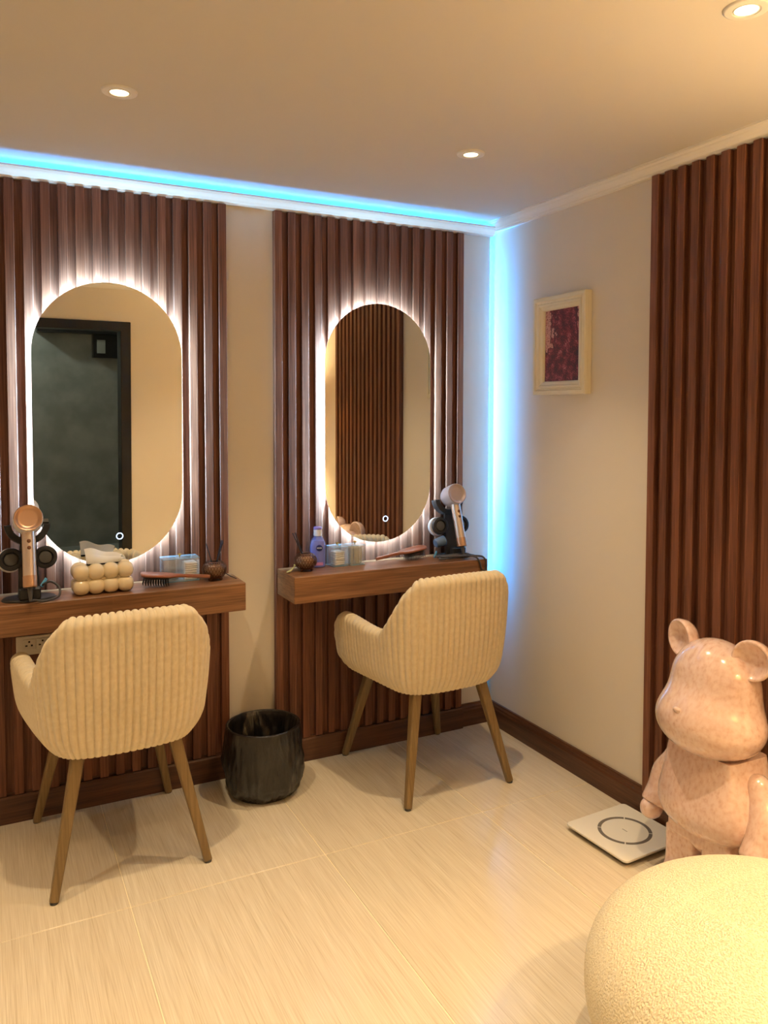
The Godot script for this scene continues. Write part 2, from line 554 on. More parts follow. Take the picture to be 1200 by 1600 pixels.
func build_setting() -> void:
	# floor: one grout bed, every tile a part; tiles 0.6 x 1.2 m
	var fl := Node3D.new()
	fl.name = "floor"
	fl.set_meta("kind", "structure")
	add_child(fl)
	obj("grout_bed", span(Vector3(-3.5, -0.12, -0.3), Vector3(0.2, -0.0022, 3.75)), M.grout, fl)
	var gap := 0.0018
	var meshes := {}
	var kk := 0
	for zi in range(-1, 3):
		var z0 := maxf(0.70 + 1.2 * zi, -0.08) + (gap if zi >= 0 else 0.0)
		var z1 := minf(0.70 + 1.2 * (zi + 1), 3.6) - gap
		if z1 - z0 < 0.02: continue
		for xi in range(-5, 1):
			var x0 := maxf(-0.495 + 0.598 * xi, -3.4) + gap
			var x1 := minf(-0.495 + 0.598 * (xi + 1), 0.006) - gap
			if x1 - x0 < 0.02: continue
			var key := "%.3f_%.3f" % [x1 - x0, z1 - z0]
			if not meshes.has(key):
				meshes[key] = bx(Vector3(0, -0.004, 0), Vector3(x1 - x0, 0.008, z1 - z0), 0.0012)
			var t := obj("tile", meshes[key], M["tile_%d" % (kk % 3)], fl)
			t.position = Vector3((x0 + x1) / 2, 0, (z0 + z1) / 2)
			kk += 1
	struct("ceiling", span(Vector3(-3.5, CEIL, -0.3), Vector3(0.2, CEIL + 0.12, 3.75)), M.ceiling_paint)
	# the panelled wall stands a little off the wall behind it, with light strips in the gap
	var wb := B.new()
	wb.box(Vector3(-1.705, 1.1005, -0.006), Vector3(3.39, 2.201, 0.012), 0.0)
	struct("wall_back", wb.mesh(), M.wall_paint)
	struct("wall_rear", span(Vector3(-3.5, 0, -0.3), Vector3(0.2, CEIL, -0.15)), M.wall_paint)
	struct("wall_right", span(Vector3(0.006, 0, -0.15), Vector3(0.2, CEIL, 3.75)), M.wall_paint)
	struct("wall_left", span(Vector3(-3.6, 0, -0.15), Vector3(-3.4, CEIL, 3.75)), M.wall_paint)
	# front wall with the doorway that the left mirror shows
	var wf := B.new()
	wf.box(Vector3(-0.51, CEIL / 2, 3.675), Vector3(1.03, CEIL, 0.15))
	wf.box(Vector3(-2.70, CEIL / 2, 3.675), Vector3(1.4, CEIL, 0.15))
	wf.box(Vector3(-1.5125, (1.97 + CEIL) / 2, 3.675), Vector3(0.975, CEIL - 1.97, 0.15))
	struct("wall_front", wf.mesh(), M.wall_paint)
	var door := Node3D.new()
	door.name = "door_1"
	door.set_meta("kind", "structure")
	add_child(door)
	obj("jamb", span(Vector3(-1.10, 0, 3.585), Vector3(-1.025, 1.97, 3.765), 0.004), M.door_black, door)
	obj("jamb", span(Vector3(-2.0, 0, 3.585), Vector3(-1.925, 1.97, 3.765), 0.004), M.door_black, door)
	obj("head_jamb", span(Vector3(-2.0, 1.90, 3.585), Vector3(-1.025, 1.97, 3.765), 0.004), M.door_black, door)
	obj("strike_plate", span(Vector3(-1.101, 0.92, 3.63), Vector3(-1.098, 1.02, 3.66)), M.grey_rubber, door)
	# dim passage beyond the doorway
	struct("wall_passage", span(Vector3(-3.6, 0, 4.9), Vector3(0.6, 2.6, 5.0)), M.concrete)
	struct("wall_passage_side", span(Vector3(0.3, 0, 3.75), Vector3(0.4, 2.6, 5.0)), M.concrete)
	struct("wall_passage_end", span(Vector3(-3.7, 0, 3.75), Vector3(-3.6, 2.6, 5.0)), M.concrete)
	struct("floor_passage", span(Vector3(-3.6, -0.12, 3.75), Vector3(0.4, 0.0, 5.0)), M.concrete)
	struct("ceiling_passage", span(Vector3(-3.7, 2.6, 3.75), Vector3(0.4, 2.7, 5.0)), M.concrete)
	struct("trim_5", span(Vector3(-1.62, 1.93, 4.72), Vector3(0.3, 2.18, 4.9)), M.door_black)
	struct("trim_6", span(Vector3(-1.16, 1.72, 4.78), Vector3(-0.6, 1.93, 4.9)), M.door_black)
	struct("trim_7", span(Vector3(-1.13, 1.76, 4.765), Vector3(-1.06, 1.88, 4.778)), M.concrete)
	# cornices
	var crown := PackedVector2Array([Vector2(0.0, -0.034), Vector2(0.020, -0.034), Vector2(0.023, -0.028), Vector2(0.030, -0.027), Vector2(0.036, -0.020), Vector2(0.047, -0.013), Vector2(0.056, -0.011), Vector2(0.060, -0.007), Vector2(0.068, -0.006), Vector2(0.068, 0.0), Vector2(0.0, 0.0)])
	var cb := B.new()
	var thin := crown.slice(0, 10)
	thin.append_array([Vector2(0.063, 0.0), Vector2(0.058, -0.005), Vector2(0.046, -0.0085), Vector2(0.030, -0.020), Vector2(0.018, -0.0285), Vector2(0.0, -0.0285)])
	profile_run(cb, thin, [Vector3(-3.4, 2.232, 0), Vector3(-0.006, 2.232, 0)], [Vector3(0, 0, 1), Vector3(0, 0, 1)])
	struct("trim_1", cb.mesh(), M.cornice_paint)
	var cr := B.new()
	profile_run(cr, crown, [Vector3(0.006, CEIL, -0.02), Vector3(0.006, CEIL, 3.6)], [Vector3(-1, 0, 0), Vector3(-1, 0, 0)])
	struct("trim_2", cr.mesh(), M.cornice_paint)
	var cf := B.new()
	profile_run(cf, crown, [Vector3(0.006, CEIL, 3.6), Vector3(-3.4, CEIL, 3.6)], [Vector3(0, 0, -1), Vector3(0, 0, -1)])
	struct("trim_3", cf.mesh(), M.cornice_paint)
	# baseboards
	var skirt := PackedVector2Array([Vector2(0.0, 0.0), Vector2(0.020, 0.0), Vector2(0.020, 0.072), Vector2(0.016, 0.079), Vector2(0.016, 0.084), Vector2(0.010, 0.092), Vector2(0.009, 0.098), Vector2(0.0, 0.098)])
	var skirt_flat := PackedVector2Array([Vector2(0.0, 0.0), Vector2(0.032, 0.0), Vector2(0.032, 0.088), Vector2(0.028, 0.094), Vector2(0.0, 0.094)])
	for s in [["baseboard_back", skirt, [Vector3(-3.4, 0, 0), Vector3(0.004, 0, 0)], Vector3(0, 0, 1)], ["baseboard_right", skirt, [Vector3(0.006, 0, 0.0), Vector3(0.006, 0, 3.6)], Vector3(-1, 0, 0)], ["baseboard_front", skirt, [Vector3(0.006, 0, 3.6), Vector3(-1.02, 0, 3.6)], Vector3(0, 0, -1)]]:
		var sb := B.new()
		profile_run(sb, s[1], s[2], [s[3], s[3]])
		struct(s[0], sb.mesh(), M.baseboard_wood)
	# the deeper plinth under each slat panel
	for s in [["baseboard_back_plinth", [Vector3(-1.21 - 0.8725, 0, 0), Vector3(-1.205, 0, 0)], Vector3(0, 0, 1)], ["baseboard_back_plinth", [Vector3(-1.03, 0, 0), Vector3(-0.158, 0, 0)], Vector3(0, 0, 1)]]:
		var sb := B.new()
		profile_run(sb, skirt_flat, s[1], [s[2], s[2]])
		struct(numbered(s[0]), sb.mesh(), M.baseboard_wood)

func slat_panel(label: String, at: Vector3, turn: float, count: int, pitch: float, face: float, top: float) -> void:
	var t := thing("slat_panel", label, "wall panel", at, turn, "")
	var w := pitch * (count - 1) + face
	obj("backing_board", span(Vector3(0, 0, 0.0), Vector3(w, top - at.y, 0.006)), M.slat_wood_0, t)
	var m := span(Vector3(0, 0, 0.006), Vector3(face, top - at.y, 0.027), 0.0015)
	for k in count:
		var s := obj("slat", m, M["slat_wood_%d" % ((k * 7 + k / 3) % 3)], t)
		s.position.x = pitch * k

func downlight(at: Vector3, label: String) -> void:
	var t := thing("downlight", label, "ceiling light", at, 0.0, "recessed ceiling downlights")
	var ring := B.new()
	ring.lathe([Vector2(0.0455, 0.0), Vector2(0.0455, 0.0), Vector2(0.0445, -0.004), Vector2(0.041, -0.0055), Vector2(0.029, -0.0055), Vector2(0.029, -0.0055), Vector2(0.027, -0.004), Vector2(0.0265, 0.0)], 40)
	obj("trim_ring", ring.mesh(), M.fitting_white, t)
	var bez := B.new()
	bez.lathe([Vector2(0.0266, 0.0), Vector2(0.0262, -0.0046), Vector2(0.0245, -0.0056), Vector2(0.0232, -0.004), Vector2(0.0232, 0.0)], 40)
	obj("lamp_bezel", bez.mesh(), M.fitting_white, t)
	var lens := B.new()
	lens.lathe([Vector2(0.0232, -0.0005), Vector2(0.0232, -0.002), Vector2(0.016, -0.0034), Vector2(0.0, -0.004)], 32)
	obj("lamp_lens", lens.mesh(), M.downlight_lens, t)
	var l := SpotLight3D.new()
	l.name = "downlight_spot"
	l.position = at + Vector3(0, -0.012, 0)
	l.rotation.x = -PI / 2
	l.spot_angle = 44.0
	l.spot_angle_attenuation = 1.0
	l.spot_range = 9.0
	l.spot_attenuation = 2.0
	l.light_color = WARM
	l.light_energy = DOWN_E
	l.light_size = 0.022
	light_common(l)

func stadium(w: float, h: float, seg := 24) -> PackedVector2Array:
	var r := w / 2
	var p := PackedVector2Array()
	for k in seg + 1:
		var a := PI * k / seg
		p.append(Vector2(cos(a) * r, h / 2 - r + sin(a) * r))
	for k in seg + 1:
		var a := PI + PI * k / seg
		p.append(Vector2(cos(a) * r, -h / 2 + r + sin(a) * r))
	return p

func mirror(at: Vector3, tilt: float, w: float, h: float, label: String) -> void:
	var t := thing("backlit_mirror", label, "mirror", at, 0.0, "backlit oval mirrors")
	t.rotation.x = tilt
	var g := B.new()
	g.extrude(stadium(w, h, 40), -0.004, 0.0)
	obj("mirror_glass", g.mesh(), M.mirror_glass, t)
	var bk := B.new()
	bk.extrude(stadium(w - 0.07, h - 0.07, 32), -0.030, -0.0042)
	obj("back_plate", bk.mesh(), M.mirror_back, t)
	# a glowing strip round the back plate, with area lights of its size on it
	var ws := w - 0.068
	var hs := h - 0.068
	var path := []
	for q in stadium(ws, hs, 24):
		path.append(Vector3(q.x, q.y, -0.016))
	path.append(path[0])
	var sb := B.new()
	var rows := []
	for zz in [-0.022, -0.010]:
		var r := PackedVector3Array()
		for q in path:
			r.append(Vector3(q.x, q.y, zz))
		rows.append(r)
	sb.grid(rows, false, false, true)
	obj("led_strip", sb.mesh(), M.mirror_led, t)
	var rr := ws / 2
	var cy := hs / 2 - rr
	var sp := []
	for s in [-1.0, 1.0]:
		sp.append([Vector3(s * (rr + 0.004), 0, -0.016), Vector3(0, 1, 0), Vector3(s, 0, 0), cy * 2])
		for k in 8:
			var a := PI * (k + 0.5) / 8.0
			var d := Vector3(cos(a), sin(a) * s, 0)
			sp.append([Vector3(0, s * cy, -0.016) + d * (rr + 0.004), Vector3(-d.y, d.x, 0), d, PI * rr / 8.0 * 0.98])
	for q in sp:
		var f: Vector3 = q[2] + Vector3(0, 0, -5.0)
		strip_light("mirror_strip_light", t.transform * q[0], t.basis * q[1], t.basis * f, q[3], 0.010, COOL, MIRROR_E * q[3])
	var ring := B.new()
	ring.xf = Transform3D(Basis(Vector3.RIGHT, PI / 2), Vector3(0.028, -h / 2 + 0.095, 0.0))
	ring.lathe([Vector2(0.0122, 0.0), Vector2(0.0122, 0.0006), Vector2(0.0092, 0.0006), Vector2(0.0092, 0.0)], 32)
	obj("touch_light_ring", ring.mesh(), M.touch_led, t)

# ---------------------------------------------------------------- chairs
func plan_points() -> PackedVector2Array:
	# half plan of the chair shell from the middle of the back to the front of the arm, evenly spaced (x, z)
	var c := Curve2D.new()
	var pts := [Vector2(0, 0.258), Vector2(0.10, 0.252), Vector2(0.178, 0.228), Vector2(0.226, 0.172), Vector2(0.246, 0.09), Vector2(0.262, -0.02), Vector2(0.274, -0.13), Vector2(0.276, -0.215)]
	for k in pts.size():
		var a: Vector2 = pts[maxi(k - 1, 0)]
		var b: Vector2 = pts[mini(k + 1, pts.size() - 1)]
		var t := (b - a) / 6.0
		if k == 0: t = Vector2(0.033, 0)
		c.add_point(pts[k], -t, t)
	c.bake_interval = 0.002
	return c.get_baked_points()

func sstep(a: float, b: float, x: float) -> float:
	return smoothstep(a, b, x)

func shell_mesh() -> ArrayMesh:
	var half := plan_points()
	var len_ := PackedFloat32Array([0.0])
	for k in range(1, half.size()):
		len_.append(len_[k - 1] + half[k].distance_to(half[k - 1]))
	var L := len_[len_.size() - 1]
	var pitch := 0.0215
	var per := 8
	var ncol := int(L / pitch * per) * 2
	var cols := []
	var nout := 26
	var ntop := 9
	var nin := 14
	for c in ncol + 1:
		var s := -L + 2.0 * L * c / ncol
		var a := absf(s)
		var k := 0
		while k < len_.size() - 2 and len_[k + 1] < a:
			k += 1
		var f := (a - len_[k]) / maxf(len_[k + 1] - len_[k], 1e-6)
		var q := half[k].lerp(half[k + 1], f)
		var tg := (half[mini(k + 2, half.size() - 1)] - half[maxi(k - 1, 0)]).normalized()
		var nm := Vector2(-tg.y, tg.x)
		if nm.dot(q) < 0.0: nm = -nm
		var sx := -1.0 if s < 0.0 else 1.0
		var d := Vector3(nm.x * sx, 0, nm.y)
		var p := Vector3(q.x * sx, 0, q.y)
		var backness := 1.0 - sstep(0.20, 0.36, a)
		# heights of the upper and lower edge along the shell
		var arm := 0.612 + 0.018 * sstep(0.36, 0.56, a)
		var top := lerpf(0.828 - 0.010 * pow(a / 0.2, 2.0) * (1.0 - sstep(0.2, 0.22, a)), arm, pow(sstep(0.165, 0.34, a), 0.85))
		var bot := 0.385 + 0.012 * sstep(0.2, 0.45, a)
		var th := lerpf(0.056, 0.064, backness)
		# the front of the arm is rounded off
		var e := clampf((a - (L - 0.075)) / 0.075, 0.0, 1.0)
		var round_ := sqrt(maxf(1.0 - e * e, 0.0))
		var mid := 0.535
		top = mid + (top - mid) * lerpf(round_, 1.0, 0.0)
		bot = mid - (mid - bot) * lerpf(round_, 1.0, 0.12)
		th *= lerpf(sqrt(maxf(1.0 - pow(clampf((a - (L - 0.03)) / 0.03, 0.0, 1.0), 2.0), 0.0)), 1.0, 0.05)
		var fr := fposmod(s / pitch, 1.0) * 2.0 - 1.0
		var rib := 0.0092 * (sqrt(maxf(1.0 - fr * fr * 0.995, 0.0)) - 0.8)
		var col := PackedVector3Array()
		var lean := func(y: float) -> Vector3:
			var w := (y - 0.385)
			var o := 0.10 * w * backness + 0.07 * w * (1.0 - backness)
			var tuck := clampf(1.0 - w / 0.085, 0.0, 1.0)
			o -= 0.034 * tuck * tuck
			o += 0.010 * sin(clampf(w / 0.40, 0.0, 1.0) * PI)
			return p + d * o + Vector3(0, y, 0)
		var hh := th * 0.5
		var yt := top - hh * 0.9
		for r in nout:
			var vv := float(r) / (nout - 1)
			vv = pow(vv, 1.25)
			col.append((lean.call(lerpf(bot, yt, vv)) as Vector3) + d * rib)
		for r in range(1, ntop):
			var an := PI * r / ntop
			var base: Vector3 = lean.call(yt)
			col.append(base - d * (hh * (1.0 - cos(an))) + Vector3(0, sin(an) * hh * 0.9, 0) + (d * cos(an) + Vector3(0, sin(an), 0)) * rib)
		for r in nin:
			var vv := float(r) / (nin - 1)
			col.append((lean.call(lerpf(yt, maxf(bot, 0.40), vv)) as Vector3) - d * (th + 0.0) - d * rib * 0.6)
		cols.append(col)
	var b := B.new()
	b.grid(cols, false, false, false)
	return b.mesh()

func seat_mesh() -> ArrayMesh:
	# a soft cushion with ribs that run from front to back
	var rows := []
	var nx := 120
	var prof := []
	for k in 13:
		var a := -PI / 2 + PI * k / 12.0
		prof.append(Vector2(cos(a), sin(a)))
	for i in nx + 1:
		var x := -0.212 + 0.424 * i / nx
		var u := x / 0.212
		var hz := 0.205 * pow(maxf(1.0 - pow(absf(u), 6.0), 0.0), 1.0 / 6.0)
		var fr := fposmod(x / 0.0215, 1.0) * 2.0 - 1.0
		var rib := 0.004 * sqrt(maxf(1.0 - fr * fr * 0.98, 0.0))
		var row := PackedVector3Array()
		for k in 40:
			var a := TAU * k / 40
			var zz := signf(cos(a)) * pow(absf(cos(a)), 0.45) * (hz + rib * 0.5)
			var yy := signf(sin(a)) * pow(absf(sin(a)), 0.5) * (0.040 * pow(maxf(1.0 - pow(absf(u), 8.0), 0.0), 0.25) + rib)
			row.append(Vector3(x, 0.440 + yy, zz - 0.02))
		rows.append(row)
	var b := B.new()
	b.grid(rows, true, false, false)
	return b.mesh()

func chair(label: String, at: Vector3, turn: float) -> Node3D:
	var t := thing("corduroy_armchair", label, "chair", at, turn, "cream corduroy armchairs at the vanity shelves")
	obj("shell", shell_mesh(), M.corduroy, t)
	obj("seat_cushion", seat_mesh(), M.corduroy, t)
	var ub := B.new()
	ub.extrude(PackedVector2Array([Vector2(-0.19, -0.17), Vector2(0.19, -0.17), Vector2(0.20, 0.10), Vector2(0.15, 0.19), Vector2(-0.15, 0.19), Vector2(-0.20, 0.10)]), -0.402, -0.385)
	var um := obj("seat_base", ub.mesh(), M.black_plastic, t)
	um.rotation.x = PI / 2
	for s in [[-1, -1], [1, -1], [-1, 1], [1, 1]]:
		var top := Vector3(0.142 * s[0], 0.392, 0.175 * s[1])
		var foot := Vector3(0.224 * s[0], 0.006, 0.262 * s[1])
		var ax := (top - foot).normalized()
		var sd := Vector3(ax.y, -ax.x, 0).normalized()
		var fw := sd.cross(ax).normalized()
		var rows := []
		for e in [[0.0, 0.0125], [1.0, 0.020]]:
			var c := foot.lerp(top, e[0])
			var r := PackedVector3Array()
			for k in 24:
				var a := TAU * k / 24
				var ca := signf(cos(a)) * pow(absf(cos(a)), 0.45)
				var sa := signf(sin(a)) * pow(absf(sin(a)), 0.45)
				r.append(c + (sd * ca + fw * sa) * e[1])
			rows.append(r)
		var lb := B.new()
		lb.grid(rows, true, false, false)
		var cap := []
		for q in rows[0]: cap.append(q)
		lb.poly(cap, top)
		var leg := obj("leg", lb.mesh(), M.leg_wood, t)
		var pd := B.new()
		pd.xf = Transform3D(Basis.IDENTITY, foot - Vector3(0, 0.006, 0))
		pd.lathe([Vector2(0.0, 0.0), Vector2(0.0, 0.0), Vector2(0.011, 0.0), Vector2(0.011, 0.0), Vector2(0.012, 0.006), Vector2(0.0, 0.008)], 16)
		obj("foot_pad", pd.mesh(), M.grey_rubber, leg)
	return t

# ---------------------------------------------------------------- things on the shelves
func smooth_path(pts: Array, step := 0.006) -> Array:
	var c := Curve3D.new()
	for k in pts.size():
		var a: Vector3 = pts[maxi(k - 1, 0)]
		var b: Vector3 = pts[mini(k + 1, pts.size() - 1)]
		var t := (b - a) / 6.0
		c.add_point(pts[k], -t, t)
	c.bake_interval = step
	var out := []
	for q in c.get_baked_points(): out.append(q)
	return out

func hair_dryer(stand_label: String, dryer_label: String, at: Vector3, turn: float, copper: bool, cord_pts: Array) -> void:
	var st := thing("dryer_stand", stand_label, "dryer stand", at, turn, "black hair dryer stands")
	# base plate
	var b := B.new()
	b.lathe([Vector2(0.0, 0.0), Vector2(0.0, 0.0), Vector2(0.074, 0.0), Vector2(0.074, 0.0), Vector2(0.075, 0.004), Vector2(0.070, 0.008), Vector2(0.070, 0.008), Vector2(0.0, 0.009)], 48, 1.12, 0.74)
	obj("base", b.mesh(), M.black_plastic, st)
	# leaning upright with two round holders and a cradle
	var lean := Transform3D(Basis(Vector3.RIGHT, -0.17), Vector3(0, 0.006, 0.004))
	b = B.new(); b.xf = lean
	b.extrude(PackedVector2Array([Vector2(-0.034, 0.0), Vector2(0.034, 0.0), Vector2(0.030, 0.10), Vector2(0.026, 0.16), Vector2(0.024, 0.185), Vector2(-0.024, 0.185), Vector2(-0.026, 0.16), Vector2(-0.030, 0.10)]), -0.014, 0.0, 0.0015)
	obj("upright", b.mesh(), M.black_plastic, st)
	b = B.new(); b.xf = lean
	var arc := PackedVector2Array()
	for k in 25:
		var a := PI + 0.05 + (PI - 0.1) * k / 24.0
		arc.append(Vector2(cos(a) * 0.070, 0.243 + sin(a) * 0.070))
	for k in 25:
		var a := TAU - 0.05 - (PI - 0.1) * k / 24.0
		arc.append(Vector2(cos(a) * 0.049, 0.243 + sin(a) * 0.049))
	b.extrude(arc, -0.030, 0.008, 0.002)
	obj("cradle", b.mesh(), M.black_plastic, st)
	for s in [-1.0, 1.0]:
		b = B.new(); b.xf = lean * Transform3D(Basis(Vector3.RIGHT, PI / 2), Vector3(s * 0.052, 0.128, 0.0))
		b.lathe([Vector2(0.0, -0.012), Vector2(0.037, -0.012), Vector2(0.037, -0.012), Vector2(0.037, 0.003), Vector2(0.034, 0.005), Vector2(0.025, 0.005), Vector2(0.025, 0.005), Vector2(0.023, -0.003), Vector2(0.023, -0.003), Vector2(0.0, -0.003)], 36)
		var h := obj("holder", b.mesh(), M.black_plastic, st)
		b = B.new(); b.xf = lean * Transform3D(Basis(Vector3.RIGHT, PI / 2), Vector3(s * 0.052, 0.128, 0.0))
		b.lathe([Vector2(0.0, -0.003), Vector2(0.021, -0.0025), Vector2(0.019, 0.0005), Vector2(0.0, 0.001)], 28)
		obj("magnet_cap", b.mesh(), M.grey_rubber, h)
	# lower pocket that takes the end of the handle
	b = B.new()
	b.box(Vector3(0, 0.027, 0.040), Vector3(0.066, 0.040, 0.030), 0.005)
	obj("pocket", b.mesh(), M.black_plastic, st)
	# nozzle kept behind the left holder
	var nz := thing("dryer_nozzle", ("white round dryer nozzle behind the stand of the copper-faced dryer" if copper else "white round dryer nozzle behind the stand of the mauve-faced dryer"), "dryer nozzle", at, turn, "dryer nozzles")
	b = B.new(); b.xf = lean * Transform3D(Basis(Vector3.RIGHT, PI / 2), Vector3(-0.054, 0.126, -0.0155))
	b.lathe([Vector2(0.0, -0.036), Vector2(0.030, -0.036), Vector2(0.030, -0.036), Vector2(0.040, -0.020), Vector2(0.040, -0.002), Vector2(0.040, -0.002), Vector2(0.0, 0.0)], 36)
	obj("nozzle_body", b.mesh(), M.dryer_white, nz)
	if not copper:
		var nb := thing("dryer_nozzle", "blue-grey tapered dryer nozzle low on the stand at the corner", "dryer nozzle", at, turn, "dryer nozzles")
		b = B.new()
		var prof := [Vector2(0.0, 0.0), Vector2(0.0, 0.0), Vector2(0.016, 0.0), Vector2(0.0185, 0.003), Vector2(0.0215, 0.040), Vector2(0.0215, 0.046), Vector2(0.0, 0.046)]
		b.xf = Transform3D(Basis(Vector3.BACK, -PI / 2 + 0.25), Vector3(-0.086, 0.060, -0.004))
		b.lathe(prof, 28)
		obj("nozzle_body", b.mesh(), M.nozzle_blue, nb)
	# the dryer, head back and handle foot forward
	var dr := thing("hair_dryer", dryer_label, "hair dryer", at, turn, "hair dryers on stands")
	var hx := Transform3D(Basis(Vector3.RIGHT, -0.33), Vector3(0, 0.262, 0.0))
	var hm: Material = M.dryer_white if copper else M.dryer_lilac
	b = B.new(); b.xf = hx * Transform3D(Basis(Vector3.RIGHT, PI / 2), Vector3.ZERO)
	# axis: +y of the lathe is the front of the dryer
	b.lathe([Vector2(0.0, -0.048), Vector2(0.030, -0.047), Vector2(0.040, -0.042), Vector2(0.0445, -0.030), Vector2(0.0455, 0.0), Vector2(0.0445, 0.030), Vector2(0.0425, 0.034), Vector2(0.0425, 0.034)], 48)
	var head := obj("head", b.mesh(), hm, dr)
	b = B.new(); b.xf = hx * Transform3D(Basis(Vector3.RIGHT, PI / 2), Vector3.ZERO)
	b.lathe([Vector2(0.0428, 0.030), Vector2(0.0432, 0.036), Vector2(0.041, 0.0375), Vector2(0.036, 0.034), Vector2(0.031, 0.0305), Vector2(0.026, 0.030), Vector2(0.0, 0.030)], 48)
	obj("face_disc", b.mesh(), M.copper if copper else M.face_mauve, head)
	var ht := hx * Vector3(0, -0.038, 0.004)
	var hb := hx * Vector3(0, -0.222, 0.004)
	var hbasis := Transform3D(hx.basis, hb)
	b = B.new(); b.xf = hbasis
	b.lathe([Vector2(0.0205, 0.032), Vector2(0.0205, 0.034), Vector2(0.0205, 0.18), Vector2(0.0205, 0.186)], 32)
	var hd := obj("handle", b.mesh(), M.silver_rose, dr)
	b = B.new(); b.xf = hbasis
	b.lathe([Vector2(0.0, 0.0), Vector2(0.019, 0.0), Vector2(0.019, 0.0), Vector2(0.0212, 0.003), Vector2(0.0212, 0.036), Vector2(0.0200, 0.038)], 32)
	obj("filter_cap", b.mesh(), M.copper, hd)
	b = B.new(); b.xf = hbasis
	for pz in [0.148, 0.126]:
		b.xf = hbasis * Transform3D(Basis(Vector3.RIGHT, PI / 2), Vector3(0, pz, 0.0200))
		b.lathe([Vector2(0.0062, -0.002), Vector2(0.0062, 0.0008), Vector2(0.0042, 0.0014), Vector2(0.0, 0.0014)], 20)
	obj("buttons", b.mesh(), M.bronze, hd)
	b = B.new(); b.xf = hbasis
	b.lathe([Vector2(0.004, -0.045), Vector2(0.0055, -0.035), Vector2(0.008, -0.006), Vector2(0.009, 0.001)], 16)
	obj("cord_guard", b.mesh(), M.cord_grey, dr)
	var pts := [hbasis * Vector3(0, -0.042, 0)]
	for q in cord_pts: pts.append(q)
	b = B.new()
	b.tube(smooth_path(pts, 0.006), 0.0038, 8)
	obj("cord", b.mesh(), M.cord_grey, dr)
	b = B.new()
	var last: Vector3 = cord_pts[cord_pts.size() - 1]
	b.xf = Transform3D(Basis(Vector3.UP, 0.5) * Basis(Vector3.BACK, 0.9), last)
	b.box(Vector3(0.010, 0.0, 0), Vector3(0.032, 0.012, 0.004), 0.0018)
	obj("cord_tie", b.mesh(), M.cord_tab, dr)

func loop_cord() -> Array:
	# two flat loops on the shelf, then over its front edge and back up to the tie
	var pts := [Vector3(0.010, 0.012, 0.098)]
	for k in 15:
		var a := 0.3 + TAU * k / 7.0
		pts.append(Vector3(-0.040 + cos(a) * (0.074 - 0.010 * (k / 7)), 0.0135 + 0.005 * (k / 7) + 0.003 * sin(a * 1.7), 0.080 + sin(a) * (0.020 + 0.006 * (k / 7))))
	pts.append_array([Vector3(0.050, 0.014, 0.092), Vector3(0.078, 0.010, 0.112), Vector3(0.088, -0.012, 0.1235), Vector3(0.084, -0.045, 0.1235), Vector3(0.066, -0.040, 0.1235), Vector3(0.054, -0.004, 0.1225), Vector3(0.030, 0.016, 0.108), Vector3(-0.060, 0.020, 0.070), Vector3(-0.108, 0.012, 0.030)])
	return pts

func tissue_box(at: Vector3, turn: float) -> void:
	var t := thing("tissue_box", "cream glazed ceramic bubble tissue box with a tissue standing out of its top slot", "tissue box", at, turn)
	var b := B.new()
	for ixx in 4:
		for iy in 2:
			for iz in 2:
				b.ball(Vector3((ixx - 1.5) * 0.0475, 0.0275 + iy * 0.048, (iz - 0.5) * 0.046), Vector3(0.0275, 0.0275, 0.0275), 0.86, 24, 14)
	b.box(Vector3(0, 0.052, 0), Vector3(0.16, 0.07, 0.06), 0.004)
	obj("ceramic_cover", b.mesh(), M.ceramic_cream, t)
	obj("slot_opening", bx(Vector3(0.0, 0.0975, 0.002), Vector3(0.104, 0.006, 0.012), 0.002), M.slot_dark, t)
	b = B.new()
	var rows := []
	for i in 15:
		var v := i / 14.0
		var r := PackedVector3Array()
		for j in 25:
			var u := j / 24.0
			var x := -0.052 + 0.106 * u + v * v * 0.016 * (u - 0.3)
			var hgt := 0.100 + 0.050 * v * (1.0 - 0.55 * pow(u, 1.6)) + 0.004 * sin(u * 9.0) * v
			var z := 0.002 - 0.014 * v * v + 0.006 * sin(u * 7.0 + 1.0) * v + 0.012 * v * u
			r.append(Vector3(x, hgt, z))
		rows.append(r)
	b.grid(rows)
	var front := []
	for r in rows:
		var q := PackedVector3Array()
		for p in r: q.append(Vector3(p.x + 0.004, 0.100 + (p.y - 0.100) * 0.62 , p.z + 0.006 + (p.y - 0.10) * 0.16))
		front.append(q)
	b.grid(front)
	obj("tissue", b.mesh(), M.tissue_paper, t)

